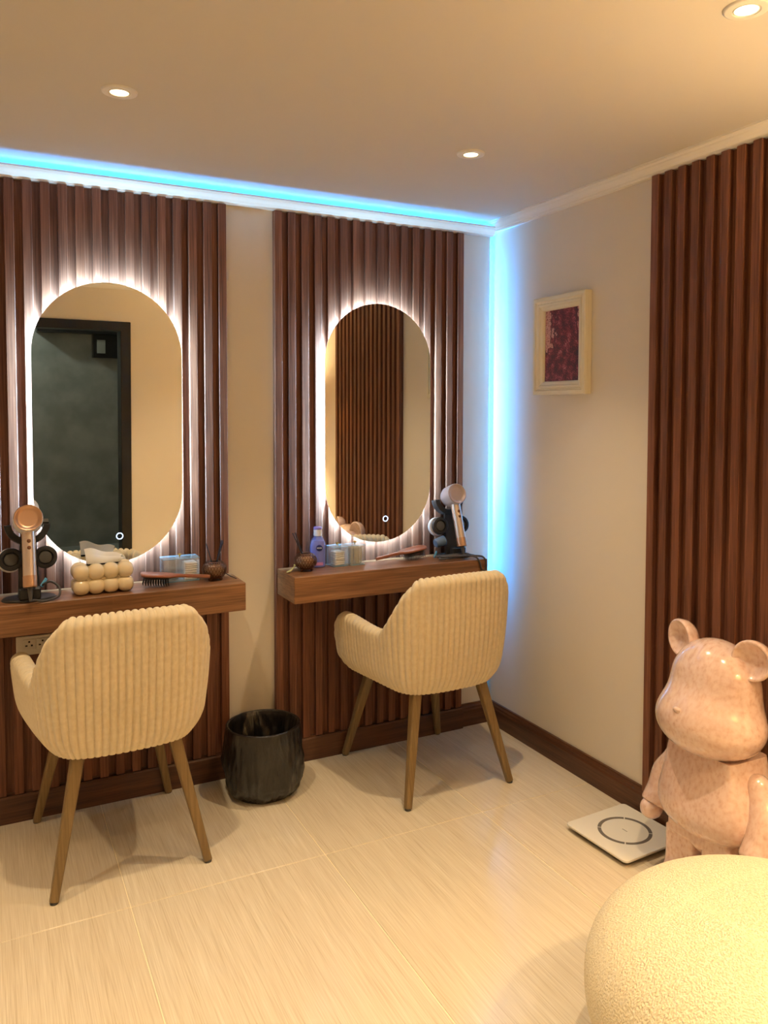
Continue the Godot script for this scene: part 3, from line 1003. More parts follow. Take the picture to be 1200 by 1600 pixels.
func hair_brush(label: String, at: Vector3, basis_: Basis) -> void:
	var t := thing("hair_brush", label, "hair brush", at, 0.0, "wooden paddle hair brushes")
	t.basis = basis_
	# along +x: paddle then handle; bristles point down
	var b := B.new()
	var rows := []
	var st := [[-0.120, 0.0], [-0.119, 0.018], [-0.114, 0.029], [-0.104, 0.035], [-0.08, 0.037], [-0.045, 0.036], [-0.022, 0.033], [-0.008, 0.024], [0.004, 0.013], [0.020, 0.009], [0.06, 0.0075], [0.105, 0.0085], [0.117, 0.0085], [0.120, 0.006], [0.120, 0.0]]
	for q in st:
		var r := PackedVector3Array()
		var hh := 0.0065 if q[1] > 0.001 else 0.0
		if q[1] < 0.012 and q[1] > 0.0: hh = 0.0062
		for k in 20:
			var a := TAU * k / 20
			r.append(Vector3(q[0], 0.036 + signf(sin(a)) * pow(absf(sin(a)), 0.6) * hh, signf(cos(a)) * pow(absf(cos(a)), 0.7) * q[1]))
		rows.append(r)
	b.grid(rows, true, false, false)
	obj("paddle", b.mesh(), M.brush_wood, t)
	b = B.new()
	b.ball(Vector3(-0.066, 0.0285, 0), Vector3(0.046, 0.006, 0.030), 0.7)
	var pad := obj("cushion_pad", b.mesh(), M.bristle_black, t)
	b = B.new()
	for i in 11:
		for j in 7:
			var px := -0.106 + 0.0080 * i
			var pz := -0.0255 + 0.0085 * j
			if pow((px + 0.066) / 0.044, 4.0) + pow(pz / 0.029, 4.0) > 1.0: continue
			b.tube([Vector3(px, 0.026, pz), Vector3(px + (px + 0.066) * 0.10, 0.001, pz * 1.08)], 0.0009, 5)
	var br := obj("bristles", b.mesh(), M.bristle_black, t)
	tag(br, "", "", "", "stuff")

func acrylic_box(called: String, label: String, at: Vector3, turn: float, s: Vector3, divider: bool, fluted: bool) -> Node3D:
	var t := thing(called, label, "box", at, turn, "clear acrylic boxes")
	var th := 0.0022
	var b := B.new()
	b.box(Vector3(0, th, 0), Vector3(s.x, th * 2, s.z), 0.0008)
	obj("bottom", b.mesh(), M.acrylic_thick, t)
	for sx in [-1.0, 1.0]:
		obj("side_pane", bx(Vector3(sx * (s.x / 2 - th / 2), s.y / 2 + th, 0), Vector3(th, s.y - th * 3, s.z), 0.0006), M.acrylic, t)
	for sz in [-1.0, 1.0]:
		obj("long_pane", bx(Vector3(0, s.y / 2 + th, sz * (s.z / 2 - th / 2)), Vector3(s.x - th * 2.2, s.y - th * 3, th), 0.0006), M.acrylic, t)
	if fluted:
		b = B.new()
		for k in 12:
			var x := -s.x / 2 + 0.006 + k * 0.0058
			b.tube([Vector3(x, th * 3, s.z / 2 + 0.0004), Vector3(x, s.y - th * 3, s.z / 2 + 0.0004)], 0.0016, 8)
		obj("fluting", b.mesh(), M.acrylic, t)
	if divider:
		obj("divider", bx(Vector3(0.008, s.y / 2, 0), Vector3(th, s.y - th * 6, s.z - th * 3)), M.acrylic, t)
	b = B.new()
	b.box(Vector3(0, s.y + th * 0.6, 0), Vector3(s.x + 0.002, th * 1.6, s.z + 0.002), 0.0008)
	var lid := obj("lid", b.mesh(), M.acrylic_thick, t)
	b = B.new()
	for k in 5:
		var a := TAU * k / 5 + 0.3
		b.tube([Vector3(0, s.y + 0.011, 0), Vector3(cos(a) * 0.008, s.y + 0.012 + sin(a) * 0.006, sin(a * 2.0) * 0.002)], 0.0028, 6, 0.0012)
	b.tube([Vector3(0, s.y + th, 0), Vector3(0, s.y + 0.012, 0)], 0.002, 8)
	obj("knob", b.mesh(), M.gold, lid)
	return t

func cotton_pads(at: Vector3, turn: float, count: int, size: Vector3, label: String) -> void:
	var b := B.new()
	b.box(Vector3(0, size.y / 2, 0), Vector3(size.x, size.y * 0.96, size.z), size.y * 0.42)
	var m := b.mesh()
	var rng := RandomNumberGenerator.new()
	rng.seed = 5
	for k in count:
		var o := obj("cotton_pad", m, M.cotton)
		tag(o, label, "cotton pad", label)
		o.position = at + Vector3(rng.randf_range(-0.0012, 0.0012), size.y * k, rng.randf_range(-0.0012, 0.0012))
		o.rotation.y = turn + rng.randf_range(-0.04, 0.04)

func diffuser(label: String, at: Vector3, turn: float, tassel: bool) -> void:
	var t := thing("reed_diffuser", label, "reed diffuser", at, turn, "bronze reed diffusers")
	# pierced bowl: every opening is a real hole in the lattice
	var b := B.new()
	var nr := 7
	var nc := 24
	var y0 := 0.009
	var pt := func(u: float, w: float, off: float) -> Vector3:
		var a := TAU * u
		var ph := lerpf(-1.05, 1.02, w)
		var r := 0.0455 * pow(cos(ph), 0.8) + off
		return Vector3(cos(a) * r, y0 + 0.030 + sin(ph) * 0.0345, sin(a) * r)
	for off in [0.0, -0.0016]:
		for i in nr:
			for j in nc:
				var sh := 0.5 if i % 2 else 0.0
				var ring_o := PackedVector3Array()
				var ring_i := PackedVector3Array()
				for k in 8:
					var a := TAU * k / 8 + PI / 8
					var du := cos(a)
					var dw := sin(a)
					var sq := maxf(absf(du), absf(dw))
					var cu := j + 0.5 + sh
					var cw := i + 0.5
					ring_o.append(pt.call((cu + du / sq * 0.5) / nc, (cw + dw / sq * 0.5) / nr, off))
					ring_i.append(pt.call((cu + du * 0.33) / nc, (cw + dw * 0.33) / nr, off))
				b.grid([ring_o, ring_i], true, false, off >= 0.0)
	obj("pierced_bowl", b.mesh(), M.bronze, t)
	b = B.new()
	b.lathe([Vector2(0.0215, y0 + 0.056), Vector2(0.0235, y0 + 0.0585), Vector2(0.0215, y0 + 0.061), Vector2(0.0195, y0 + 0.0585), Vector2(0.0215, y0 + 0.056)], 28)
	b.lathe([Vector2(0.0, 0.008), Vector2(0.0, 0.008), Vector2(0.024, 0.008), Vector2(0.026, 0.0105), Vector2(0.022, 0.0125), Vector2(0.0, 0.0125)], 28)
	obj("rims", b.mesh(), M.bronze, t)
	b = B.new()
	b.lathe([Vector2(0.0, 0.013), Vector2(0.0, 0.013), Vector2(0.018, 0.014), Vector2(0.034, 0.026), Vector2(0.035, 0.044), Vector2(0.024, 0.056)], 28)
	obj("glass_cup", b.mesh(), M.cup_glass, t)
	for k in 3:
		var a := TAU * k / 3 + 0.5
		b = B.new()
		b.ball(Vector3(cos(a) * 0.024, 0.0058, sin(a) * 0.024), Vector3(0.0058, 0.0058, 0.0058), 1.0, 12, 8)
		obj("foot", b.mesh(), M.bronze, t)
	var reeds: Array = [[-0.050, 0.150, -0.006], [-0.044, 0.153, 0.004], [0.034, 0.150, 0.0]] if tassel else [[-0.030, 0.136, 0.0], [0.026, 0.146, 0.004], [0.034, 0.144, -0.006], [0.030, 0.140, 0.010]]
	for q in reeds:
		b = B.new()
		b.tube([Vector3(-q[0] * 0.12, 0.020, -q[2] * 0.2), Vector3(q[0], q[1], q[2])], 0.0021 if q[0] != 0.034 or not tassel else 0.0009, 7)
		obj("reed", b.mesh(), M.reed, t)
	if tassel:
		b = B.new()
		b.ball(Vector3(-0.046, 0.026, 0.004), Vector3(0.0045, 0.0045, 0.0045), 1.0, 12, 8)
		for k in 14:
			var a := TAU * k / 14
			b.tube([Vector3(-0.046, 0.024, 0.004), Vector3(-0.060 + cos(a) * 0.003, 0.012, 0.010 + sin(a) * 0.003), Vector3(-0.076 + cos(a) * 0.007, 0.0025 + absf(sin(a)) * 0.003, 0.016 + sin(a) * 0.007)], 0.0011, 5)
		obj("tassel", b.mesh(), M.tassel, t)
	else:
		b = B.new()
		b.tube([Vector3(0.040, 0.022, 0.006), Vector3(0.058, 0.010, 0.012), Vector3(0.076, 0.002, 0.022)], 0.0016, 6)
		obj("tassel", b.mesh(), M.reed, t)

func lettering(text: String, size: float, depth := 0.0006) -> Mesh:
	var tm := TextMesh.new()
	var f := SystemFont.new()
	f.font_names = PackedStringArray(["Droid Sans"])
	f.font_weight = 700
	tm.font = f
	tm.text = text
	tm.font_size = 32
	tm.pixel_size = size / 32.0
	tm.depth = depth
	return tm

func bottle(at: Vector3, turn: float) -> void:
	var t := thing("toner_bottle", "clear blue bottle of lilac toner with a navy round badge and white cap", "bottle", at, turn)
	var b := B.new()
	b.lathe([Vector2(0.0, 0.0), Vector2(0.0, 0.0), Vector2(0.028, 0.0), Vector2(0.0305, 0.004), Vector2(0.031, 0.02), Vector2(0.031, 0.088), Vector2(0.029, 0.102), Vector2(0.022, 0.115), Vector2(0.0145, 0.122), Vector2(0.0135, 0.128)], 40, 1.0, 0.62)
	var body := obj("body", b.mesh(), M.bottle_blue, t)
	b = B.new()
	b.lathe([Vector2(0.0, 0.002), Vector2(0.026, 0.002), Vector2(0.0290, 0.006), Vector2(0.0295, 0.02), Vector2(0.0295, 0.088), Vector2(0.0270, 0.102), Vector2(0.0240, 0.108), Vector2(0.0, 0.108)], 40, 1.0, 0.60)
	obj("liquid", b.mesh(), M.bottle_liquid, t)
	b = B.new()
	b.lathe([Vector2(0.0155, 0.126), Vector2(0.0165, 0.127), Vector2(0.0165, 0.152), Vector2(0.0165, 0.152)], 32)
	var cap := obj("cap", b.mesh(), M.cap_white, t)
	b = B.new()
	b.lathe([Vector2(0.0168, 0.1515), Vector2(0.0172, 0.155), Vector2(0.0158, 0.161), Vector2(0.0, 0.1625)], 32)
	obj("cap_lid", b.mesh(), M.cap_lilac, cap)
	b = B.new(); b.xf = Transform3D(Basis(Vector3.RIGHT, PI / 2), Vector3(0.006, 0.079, 0.0188))
	b.lathe([Vector2(0.0125, -0.001), Vector2(0.0125, 0.0007), Vector2(0.0, 0.0008)], 32)
	var badge := obj("badge", b.mesh(), M.label_navy, t)
	var tx := obj("lettering", lettering("NIVEA", 0.0066), M.white_print, badge)
	tx.position = Vector3(0.006, 0.079, 0.0198)
	b = B.new()
	b.box(Vector3(0.004, 0.016, 0.0190), Vector3(0.034, 0.012, 0.0006))
	obj("label_band", b.mesh(), M.label_pink, body)

func outlet(at: Vector3) -> void:
	var t := thing("power_outlet", "white double power outlet on dark slats under the shelf", "power outlet", at)
	obj("faceplate", bx(Vector3.ZERO, Vector3(0.118, 0.066, 0.008), 0.002), M.outlet_white, t)
	for k in 2:
		var x := -0.018 + 0.042 * k
		var so := obj("socket", bx(Vector3(x, 0.004, 0.0044), Vector3(0.040, 0.036, 0.003), 0.001), M.outlet_white, t)
		for q in [[-0.009, -0.004, 0.007, 0.005], [0.008, -0.004, 0.006, 0.006], [0.0, 0.009, 0.006, 0.006]]:
			obj("pin_hole", bx(Vector3(x + q[0], 0.004 + q[1], 0.0059), Vector3(q[2], q[3], 0.0006)), M.outlet_hole, so)

# ---------------------------------------------------------------- things on the floor and the right wall
func waste_bin(at: Vector3) -> void:
	var t := thing("waste_bin", "low round waste bin lined with a wrinkled black plastic bag", "waste bin", at)
	var b := B.new()
	b.lathe([Vector2(0.0, 0.0), Vector2(0.0, 0.0), Vector2(0.108, 0.0), Vector2(0.108, 0.0), Vector2(0.132, 0.252), Vector2(0.126, 0.252), Vector2(0.104, 0.006), Vector2(0.0, 0.006)], 48)
	obj("bucket", b.mesh(), M.bin_plastic, t)
	var f := FastNoiseLite.new()
	f.seed = 17; f.frequency = 1.0; f.fractal_octaves = 3
	var rows := []
	# bag: up the inside, over the rim, billowing down the outside
	var prof := [[0.088, 0.02, 0.4], [0.100, 0.06, 0.7], [0.108, 0.12, 1.0], [0.116, 0.19, 0.8], [0.1225, 0.24, 0.3], [0.127, 0.2565, 0.1], [0.132, 0.2590, 0.1], [0.1365, 0.2555, 0.1], [0.1395, 0.235, 0.25], [0.143, 0.20, 0.5], [0.148, 0.15, 0.8], [0.152, 0.10, 1.0], [0.150, 0.060, 1.1], [0.140, 0.034, 0.8], [0.126, 0.016, 0.5], [0.114, 0.008, 0.2]]
	var pr := []
	for k in prof.size() - 1:
		for e in 4:
			var w := e / 4.0
			pr.append([lerpf(prof[k][0], prof[k + 1][0], w), lerpf(prof[k][1], prof[k + 1][1], w), lerpf(prof[k][2], prof[k + 1][2], w)])
	pr.append(prof[prof.size() - 1])
	for k in pr.size():
		var q: Array = pr[k]
		var r := PackedVector3Array()
		for j in 160:
			var a := TAU * j / 160
			var fold := f.get_noise_3d(cos(a) * 1.6, q[1] * 5.0, sin(a) * 1.6) * 0.020 + pow(absf(f.get_noise_3d(cos(a) * 3.2 + 20.0, q[1] * 3.0, sin(a) * 3.2)), 0.6) * -0.010
			var rr: float = q[0] + fold * q[2]
			if k > 26 and k < 50: rr = maxf(rr, 0.137)
			elif k >= 50: rr = maxf(rr, 0.1115)
			else: rr = minf(rr, q[0] + 0.002)
			var y: float = q[1]
			if k > 44: y += f.get_noise_2d(cos(a) * 3.0, sin(a) * 3.0) * 0.012 * (k - 44) / 16.0
			r.append(Vector3(cos(a) * rr, maxf(y, 0.004), sin(a) * rr))
		rows.append(r)
	b = B.new()
	b.grid(rows, true, false, false)
	obj("bag", b.mesh(), M.bag_black, t)

func bath_scale(at: Vector3, turn: float) -> void:
	var t := thing("bathroom_scale", "flat square white glass bathroom scale with a grey ring, lying by the baseboard", "scale", at, turn)
	var s := 0.275
	var sq := func(h: float, r: float) -> PackedVector2Array:
		var p := PackedVector2Array()
		for c in 4:
			for k in 7:
				var a := PI / 2 * c + PI / 2 * k / 6.0
				var cx := (h - r) * (1.0 if c == 0 or c == 3 else -1.0)
				var cy := (h - r) * (1.0 if c < 2 else -1.0)
				p.append(Vector2(cx + cos(a) * r, cy + sin(a) * r))
		return p
	var b := B.new(); b.xf = Transform3D(Basis(Vector3.RIGHT, -PI / 2), Vector3.ZERO)
	b.extrude(sq.call(s / 2, 0.016), 0.017, 0.024, 0.0015)
	obj("glass_top", b.mesh(), M.scale_white, t)
	b = B.new(); b.xf = Transform3D(Basis(Vector3.RIGHT, -PI / 2), Vector3.ZERO)
	b.extrude(sq.call(s / 2 - 0.014, 0.016), 0.006, 0.0168)
	obj("body", b.mesh(), M.scale_base, t)
	for q in [[-1, -1], [1, -1], [1, 1], [-1, 1]]:
		b = B.new(); b.xf = Transform3D(Basis.IDENTITY, Vector3(q[0] * 0.09, 0, q[1] * 0.09))
		b.lathe([Vector2(0.0, 0.0), Vector2(0.014, 0.0), Vector2(0.015, 0.002), Vector2(0.015, 0.007)], 20)
		obj("foot", b.mesh(), M.grey_rubber, t)
	for k in 4:
		b = B.new(); b.xf = Transform3D(Basis(Vector3.RIGHT, -PI / 2), Vector3.ZERO)
		var pg := PackedVector2Array()
		var g := 0.022
		for e in 21:
			var a := PI / 4 + PI / 2 * k + g + (PI / 2 - 2 * g) * e / 20.0
			pg.append(Vector2(cos(a), sin(a)) * 0.0885)
		for e in 21:
			var a := PI / 4 + PI / 2 * (k + 1) - g - (PI / 2 - 2 * g) * e / 20.0
			pg.append(Vector2(cos(a), sin(a)) * 0.0765)
		b.extrude(pg, 0.0238, 0.0244)
		obj("ring_electrode", b.mesh(), M.scale_grey, t)
	obj("maker_mark", bx(Vector3(0, 0.0242, 0.0), Vector3(0.002, 0.0006, 0.022)), M.scale_grey, t)

func picture(at: Vector3) -> void:
	# hangs on the right wall: local x along the wall (towards the room's front), z out of the wall
	var t := thing("framed_picture", "small picture of dark red foliage in a thick distressed cream frame", "picture", at, -PI / 2)
	var w := 0.322
	var h := 0.392
	var prof := [Vector2(0.0, 0.0), Vector2(0.0, 0.030), Vector2(0.003, 0.033), Vector2(0.016, 0.034), Vector2(0.019, 0.029), Vector2(0.026, 0.027), Vector2(0.029, 0.031), Vector2(0.036, 0.030), Vector2(0.040, 0.024), Vector2(0.050, 0.021), Vector2(0.054, 0.015), Vector2(0.054, 0.006)]
	for side in 4:
		var b := B.new()
		for k in prof.size() - 1:
			var rows := []
			for e in 2:
				var q: Vector2 = prof[k + e]
				var r := PackedVector3Array()
				for c in 2:
					var hw := w / 2 - q.x
					var hh := h / 2 - q.x
					var cs: Array = [[Vector2(-hw, hh), Vector2(hw, hh)], [Vector2(hw, hh), Vector2(hw, -hh)], [Vector2(hw, -hh), Vector2(-hw, -hh)], [Vector2(-hw, -hh), Vector2(-hw, hh)]][side]
					r.append(Vector3(cs[c].x, cs[c].y, q.y))
				rows.append(r)
			b.grid(rows, false, false, false)
		obj("frame_rail" if side % 2 == 0 else "frame_stile", b.mesh(), M.frame_level if side % 2 == 0 else M.frame_upright, t)
	obj("backing", bx(Vector3(0, 0, 0.004), Vector3(w - 0.01, h - 0.01, 0.006)), M.bin_plastic, t)
	# the printed sheet: clumps of dark red leaves before a pale sky, computed
	var iw := 256
	var ih := 320
	var f1 := FastNoiseLite.new(); f1.seed = 3; f1.frequency = 0.016; f1.fractal_octaves = 5
	var f2 := FastNoiseLite.new(); f2.seed = 9; f2.frequency = 0.11; f2.fractal_octaves = 3
	var f3 := FastNoiseLite.new(); f3.seed = 21; f3.frequency = 0.03; f3.fractal_octaves = 4
	var im := Image.create(iw, ih, false, Image.FORMAT_RGB8)
	var st := [[0.0, c8(52, 10, 16)], [0.32, c8(94, 22, 30)], [0.5, c8(132, 42, 48)], [0.64, c8(164, 78, 78)], [0.8, c8(196, 132, 122)], [1.0, c8(210, 170, 152)]]
	for y in ih:
		for x in iw:
			var v := float(y) / ih
			var u := float(x) / iw
			var t1 := f1.get_noise_2d(x, y)
			var t2 := f2.get_noise_2d(x, y)
			var sky := smoothstep(0.30, 0.10, u + t1 * 0.24 + f3.get_noise_2d(x, y) * 0.16) * smoothstep(0.60, 0.44, v + t1 * 0.14)
			sky = maxf(sky, smoothstep(0.84, 0.95, u + t1 * 0.1) * smoothstep(0.2, 0.08, v + t1 * 0.1))
			var val := 0.34 + t1 * 0.55 + t2 * 0.42
			if sky > 0.5 and t2 < 0.26: val = 0.93 + t2 * 0.15
			# thin trunks and twigs
			for k in 3:
				var cx: float = [0.17, 0.29, 0.90][k] + sin(v * 9.0 + k * 2.0) * 0.018
				if absf(u - cx) < 0.010 + 0.004 * t2 and v < 0.46: val = 0.12
			im.set_pixel(x, y, ramp(clampf(val, 0.0, 1.0), st))
	var pm := mat("print_paper", Color.WHITE, 0.55)
	pm.albedo_texture = ImageTexture.create_from_image(im)
	var b := B.new()
	var aw := w / 2 - 0.053
	var ah := h / 2 - 0.053
	b.grid([PackedVector3Array([Vector3(-aw, ah, 0.0105), Vector3(aw, ah, 0.0105)]), PackedVector3Array([Vector3(-aw, -ah, 0.0105), Vector3(aw, -ah, 0.0105)])], false, false, true, [[Vector2(0, 0), Vector2(1, 0)], [Vector2(0, 1), Vector2(1, 1)]])
	b.box(Vector3(0, 0, 0.0088), Vector3(aw * 2, ah * 2, 0.003))
	obj("print", b.mesh(), pm, t)

func smin(a: float, b: float, k: float) -> float:
	var h := maxf(k - absf(a - b), 0.0) / k
	return minf(a, b) - h * h * k * 0.25

func ell(p: Vector3, c: Vector3, r: Vector3) -> float:
	var q := (p - c) / r
	var l := q.length()
	return (l - 1.0) * minf(r.x, minf(r.y, r.z)) if l < 1e-4 else l * (l - 1.0) / ((p - c) / (r * r)).length()

func cap_sdf(p: Vector3, a: Vector3, b: Vector3, ra: float, rb: float) -> float:
	var h := clampf((p - a).dot(b - a) / (b - a).length_squared(), 0.0, 1.0)
	return (p - a - (b - a) * h).length() - lerpf(ra, rb, h)

func bear(at: Vector3, turn: float) -> void:
	var t := thing("bear_statue", "glossy pink marble bear statue with round ears, standing against the slat wall", "statue", at, turn)
	t.scale = Vector3.ONE * 1.035
	# head with a broad swelling muzzle
	var head_f := func(p: Vector3) -> float:
		var d := ell(p, Vector3(0, 0.605, 0.010), Vector3(0.132, 0.124, 0.106))
		d = smin(d, ell(p, Vector3(0, 0.500, 0.028), Vector3(0.164, 0.100, 0.128)), 0.055)
		d = smin(d, ell(p, Vector3(0, 0.518, 0.090), Vector3(0.096, 0.066, 0.070)), 0.05)
		return d
	var b := B.new()
	b.nets(Vector3(-0.18, 0.37, -0.13), Vector3(0.18, 0.75, 0.19), 0.0075, head_f)
	var head := obj("head", b.mesh(), M.pink_marble, t)
	b = B.new()
	var nose_z := 0.22
	while head_f.call(Vector3(0, 0.552, nose_z)) > 0.0:
		nose_z -= 0.001
	b.ball(Vector3(0, 0.552, nose_z), Vector3(0.013, 0.008, 0.007), 1.0, 16, 10)
	obj("nose", b.mesh(), M.pink_marble, head)
	for s in [-1.0, 1.0]:
		b = B.new()
		b.xf = Transform3D(Basis(Vector3.UP, s * 0.22) * Basis(Vector3.BACK, -s * 0.18) * Basis(Vector3.RIGHT, PI / 2), Vector3(s * 0.122, 0.702, 0.006))
		b.lathe([Vector2(0.0, -0.034), Vector2(0.022, -0.032), Vector2(0.042, -0.024), Vector2(0.053, -0.008), Vector2(0.0565, 0.010), Vector2(0.055, 0.017), Vector2(0.051, 0.019), Vector2(0.047, 0.016), Vector2(0.038, 0.004), Vector2(0.022, -0.004), Vector2(0.0, -0.006)], 40)
		obj("ear", b.mesh(), M.pink_marble, t)
	# torso: square shoulders with four ridges that swell into a round belly
	b = B.new()
	var rows := []
	var sec := [[0.150, 0.060, 0.050, 2.2, 0.0], [0.158, 0.100, 0.085, 2.2, 0.002], [0.172, 0.124, 0.104, 2.3, 0.006], [0.195, 0.139, 0.116, 2.4, 0.010], [0.225, 0.143, 0.119, 2.6, 0.011], [0.26, 0.139, 0.114, 3.0, 0.008], [0.30, 0.128, 0.102, 3.8, 0.004], [0.34, 0.117, 0.090, 5.5, 0.001], [0.375, 0.108, 0.082, 9.0, 0.0], [0.395, 0.103, 0.078, 12.0, 0.0], [0.395, 0.103, 0.078, 12.0, 0.0], [0.393, 0.06, 0.05, 6.0, 0.0], [0.393, 0.0, 0.0, 2.0, 0.0]]
	b.xf = Transform3D(Basis.IDENTITY, Vector3(0, 0.024, 0))
	for q in sec:
		var r := PackedVector3Array()
		for k in 64:
			var a := TAU * k / 64
			var e: float = 2.0 / q[3]
			r.append(Vector3(signf(cos(a)) * pow(absf(cos(a)), e) * q[1] * 1.10, q[0], signf(sin(a)) * pow(absf(sin(a)), e) * q[2] + q[4]))
		rows.append(r)
	b.grid(rows, true, false, true)
	obj("torso", b.mesh(), M.pink_marble, t)
	var hip_f := func(p: Vector3) -> float:
		var q := Vector3(absf(p.x), absf(p.y - 0.172), absf(p.z)) - Vector3(0.100, 0.020, 0.066)
		var d := Vector3(maxf(q.x, 0), maxf(q.y, 0), maxf(q.z, 0)).length() + minf(maxf(q.x, maxf(q.y, q.z)), 0.0) - 0.010
		return smin(d, ell(p, Vector3(0, 0.142, 0.0), Vector3(0.034, 0.034, 0.07)), 0.02)
	b = B.new()
	b.nets(Vector3(-0.13, 0.09, -0.10), Vector3(0.13, 0.22, 0.10), 0.007, hip_f)
	obj("hips", b.mesh(), M.pink_marble, t)
	for s in [-1.0, 1.0]:
		var leg_f := func(p: Vector3) -> float:
			var c := Vector3(s * 0.066, 0.082, 0.0)
			var q := Vector3(absf(p.x - c.x), absf(p.y - c.y), absf(p.z - c.z - 0.006)) - Vector3(0.044, 0.074, 0.060)
			var d := Vector3(maxf(q.x, 0), maxf(q.y, 0), maxf(q.z, 0)).length() + minf(maxf(q.x, maxf(q.y, q.z)), 0.0) - 0.008
			var foot := ell(p, Vector3(c.x, 0.022, 0.052), Vector3(0.052, 0.034, 0.052))
			return maxf(smin(d, foot, 0.03), 0.0005 - p.y)
		b = B.new()
		b.nets(Vector3(s * 0.066 - 0.07, -0.01, -0.09), Vector3(s * 0.066 + 0.07, 0.178, 0.13), 0.007, leg_f)
		obj("leg", b.mesh(), M.pink_marble, t)
		var sh := Vector3(s * 0.138, 0.357, -0.004)
		var el := Vector3(s * 0.172, 0.272, 0.006)
		var wr := Vector3(s * 0.176, 0.196, 0.056)
		var arm_f := func(p: Vector3) -> float:
			return smin(cap_sdf(p, sh, el, 0.034, 0.038), cap_sdf(p, el, wr, 0.038, 0.040), 0.04)
		b = B.new()
		b.nets(Vector3(minf(s * 0.06, s * 0.25), 0.10, -0.06), Vector3(maxf(s * 0.06, s * 0.25), 0.42, 0.13), 0.0075, func(p: Vector3) -> float: return maxf(arm_f.call(p), (p - wr - (wr - el).normalized() * 0.012).dot((wr - el).normalized())))
		var arm := obj("arm", b.mesh(), M.pink_marble, t)
		b = B.new()
		var hd := wr + (wr - el).normalized() * 0.024
		b.ball(hd, Vector3(0.031, 0.031, 0.034), 0.9, 24, 16)
		obj("hand", b.mesh(), M.pink_marble, arm)

func pouf(at: Vector3) -> void:
	var t := thing("pouf", "large round cream boucle pouf in front of the bear statue", "pouf", at)
	var prof := []
	var R := 0.392
	var h := 0.398
	for k in 41:
		var a := -PI / 2 + PI * k / 40.0
		prof.append(Vector2(R * pow(absf(cos(a)), 0.86), h / 2 + h / 2 * signf(sin(a)) * pow(absf(sin(a)), 0.86)))
	var b := B.new()
	b.lathe(prof, 120)
	obj("cushion", b.mesh(), M.boucle, t)

func floor_lamp(at: Vector3) -> void:
	var t := thing("floor_lamp", "floor lamp with a drum shade by the right wall", "floor lamp", at)
	var b := B.new()
	b.lathe([Vector2(0.0, 0.0), Vector2(0.0, 0.0), Vector2(0.13, 0.0), Vector2(0.13, 0.012), Vector2(0.02, 0.022), Vector2(0.0, 0.022)], 40)
	obj("base", b.mesh(), M.lamp_metal, t)
	b = B.new()
	b.tube([Vector3(0, 0.02, 0), Vector3(0, 1.34, 0)], 0.011, 16)
	obj("pole", b.mesh(), M.lamp_metal, t)
	b = B.new()
	b.lathe([Vector2(0.19, 1.22), Vector2(0.15, 1.50), Vector2(0.148, 1.50), Vector2(0.188, 1.22), Vector2(0.19, 1.22)], 48)
	obj("lamp_shade", b.mesh(), M.lamp_shade, t)
	b = B.new()
	b.ball(Vector3(0, 1.40, 0), Vector3(0.04, 0.05, 0.04))
	obj("bulb", b.mesh(), M.bulb_glow, t)
	var l := OmniLight3D.new()
	l.name = "floor_lamp_light"
	l.position = at + Vector3(0, 1.40, 0)
	l.light_color = LAMP_WARM
	l.light_energy = 1.25
	l.light_size = 0.05
	l.omni_range = 8.0
	l.omni_attenuation = 2.0
	light_common(l)

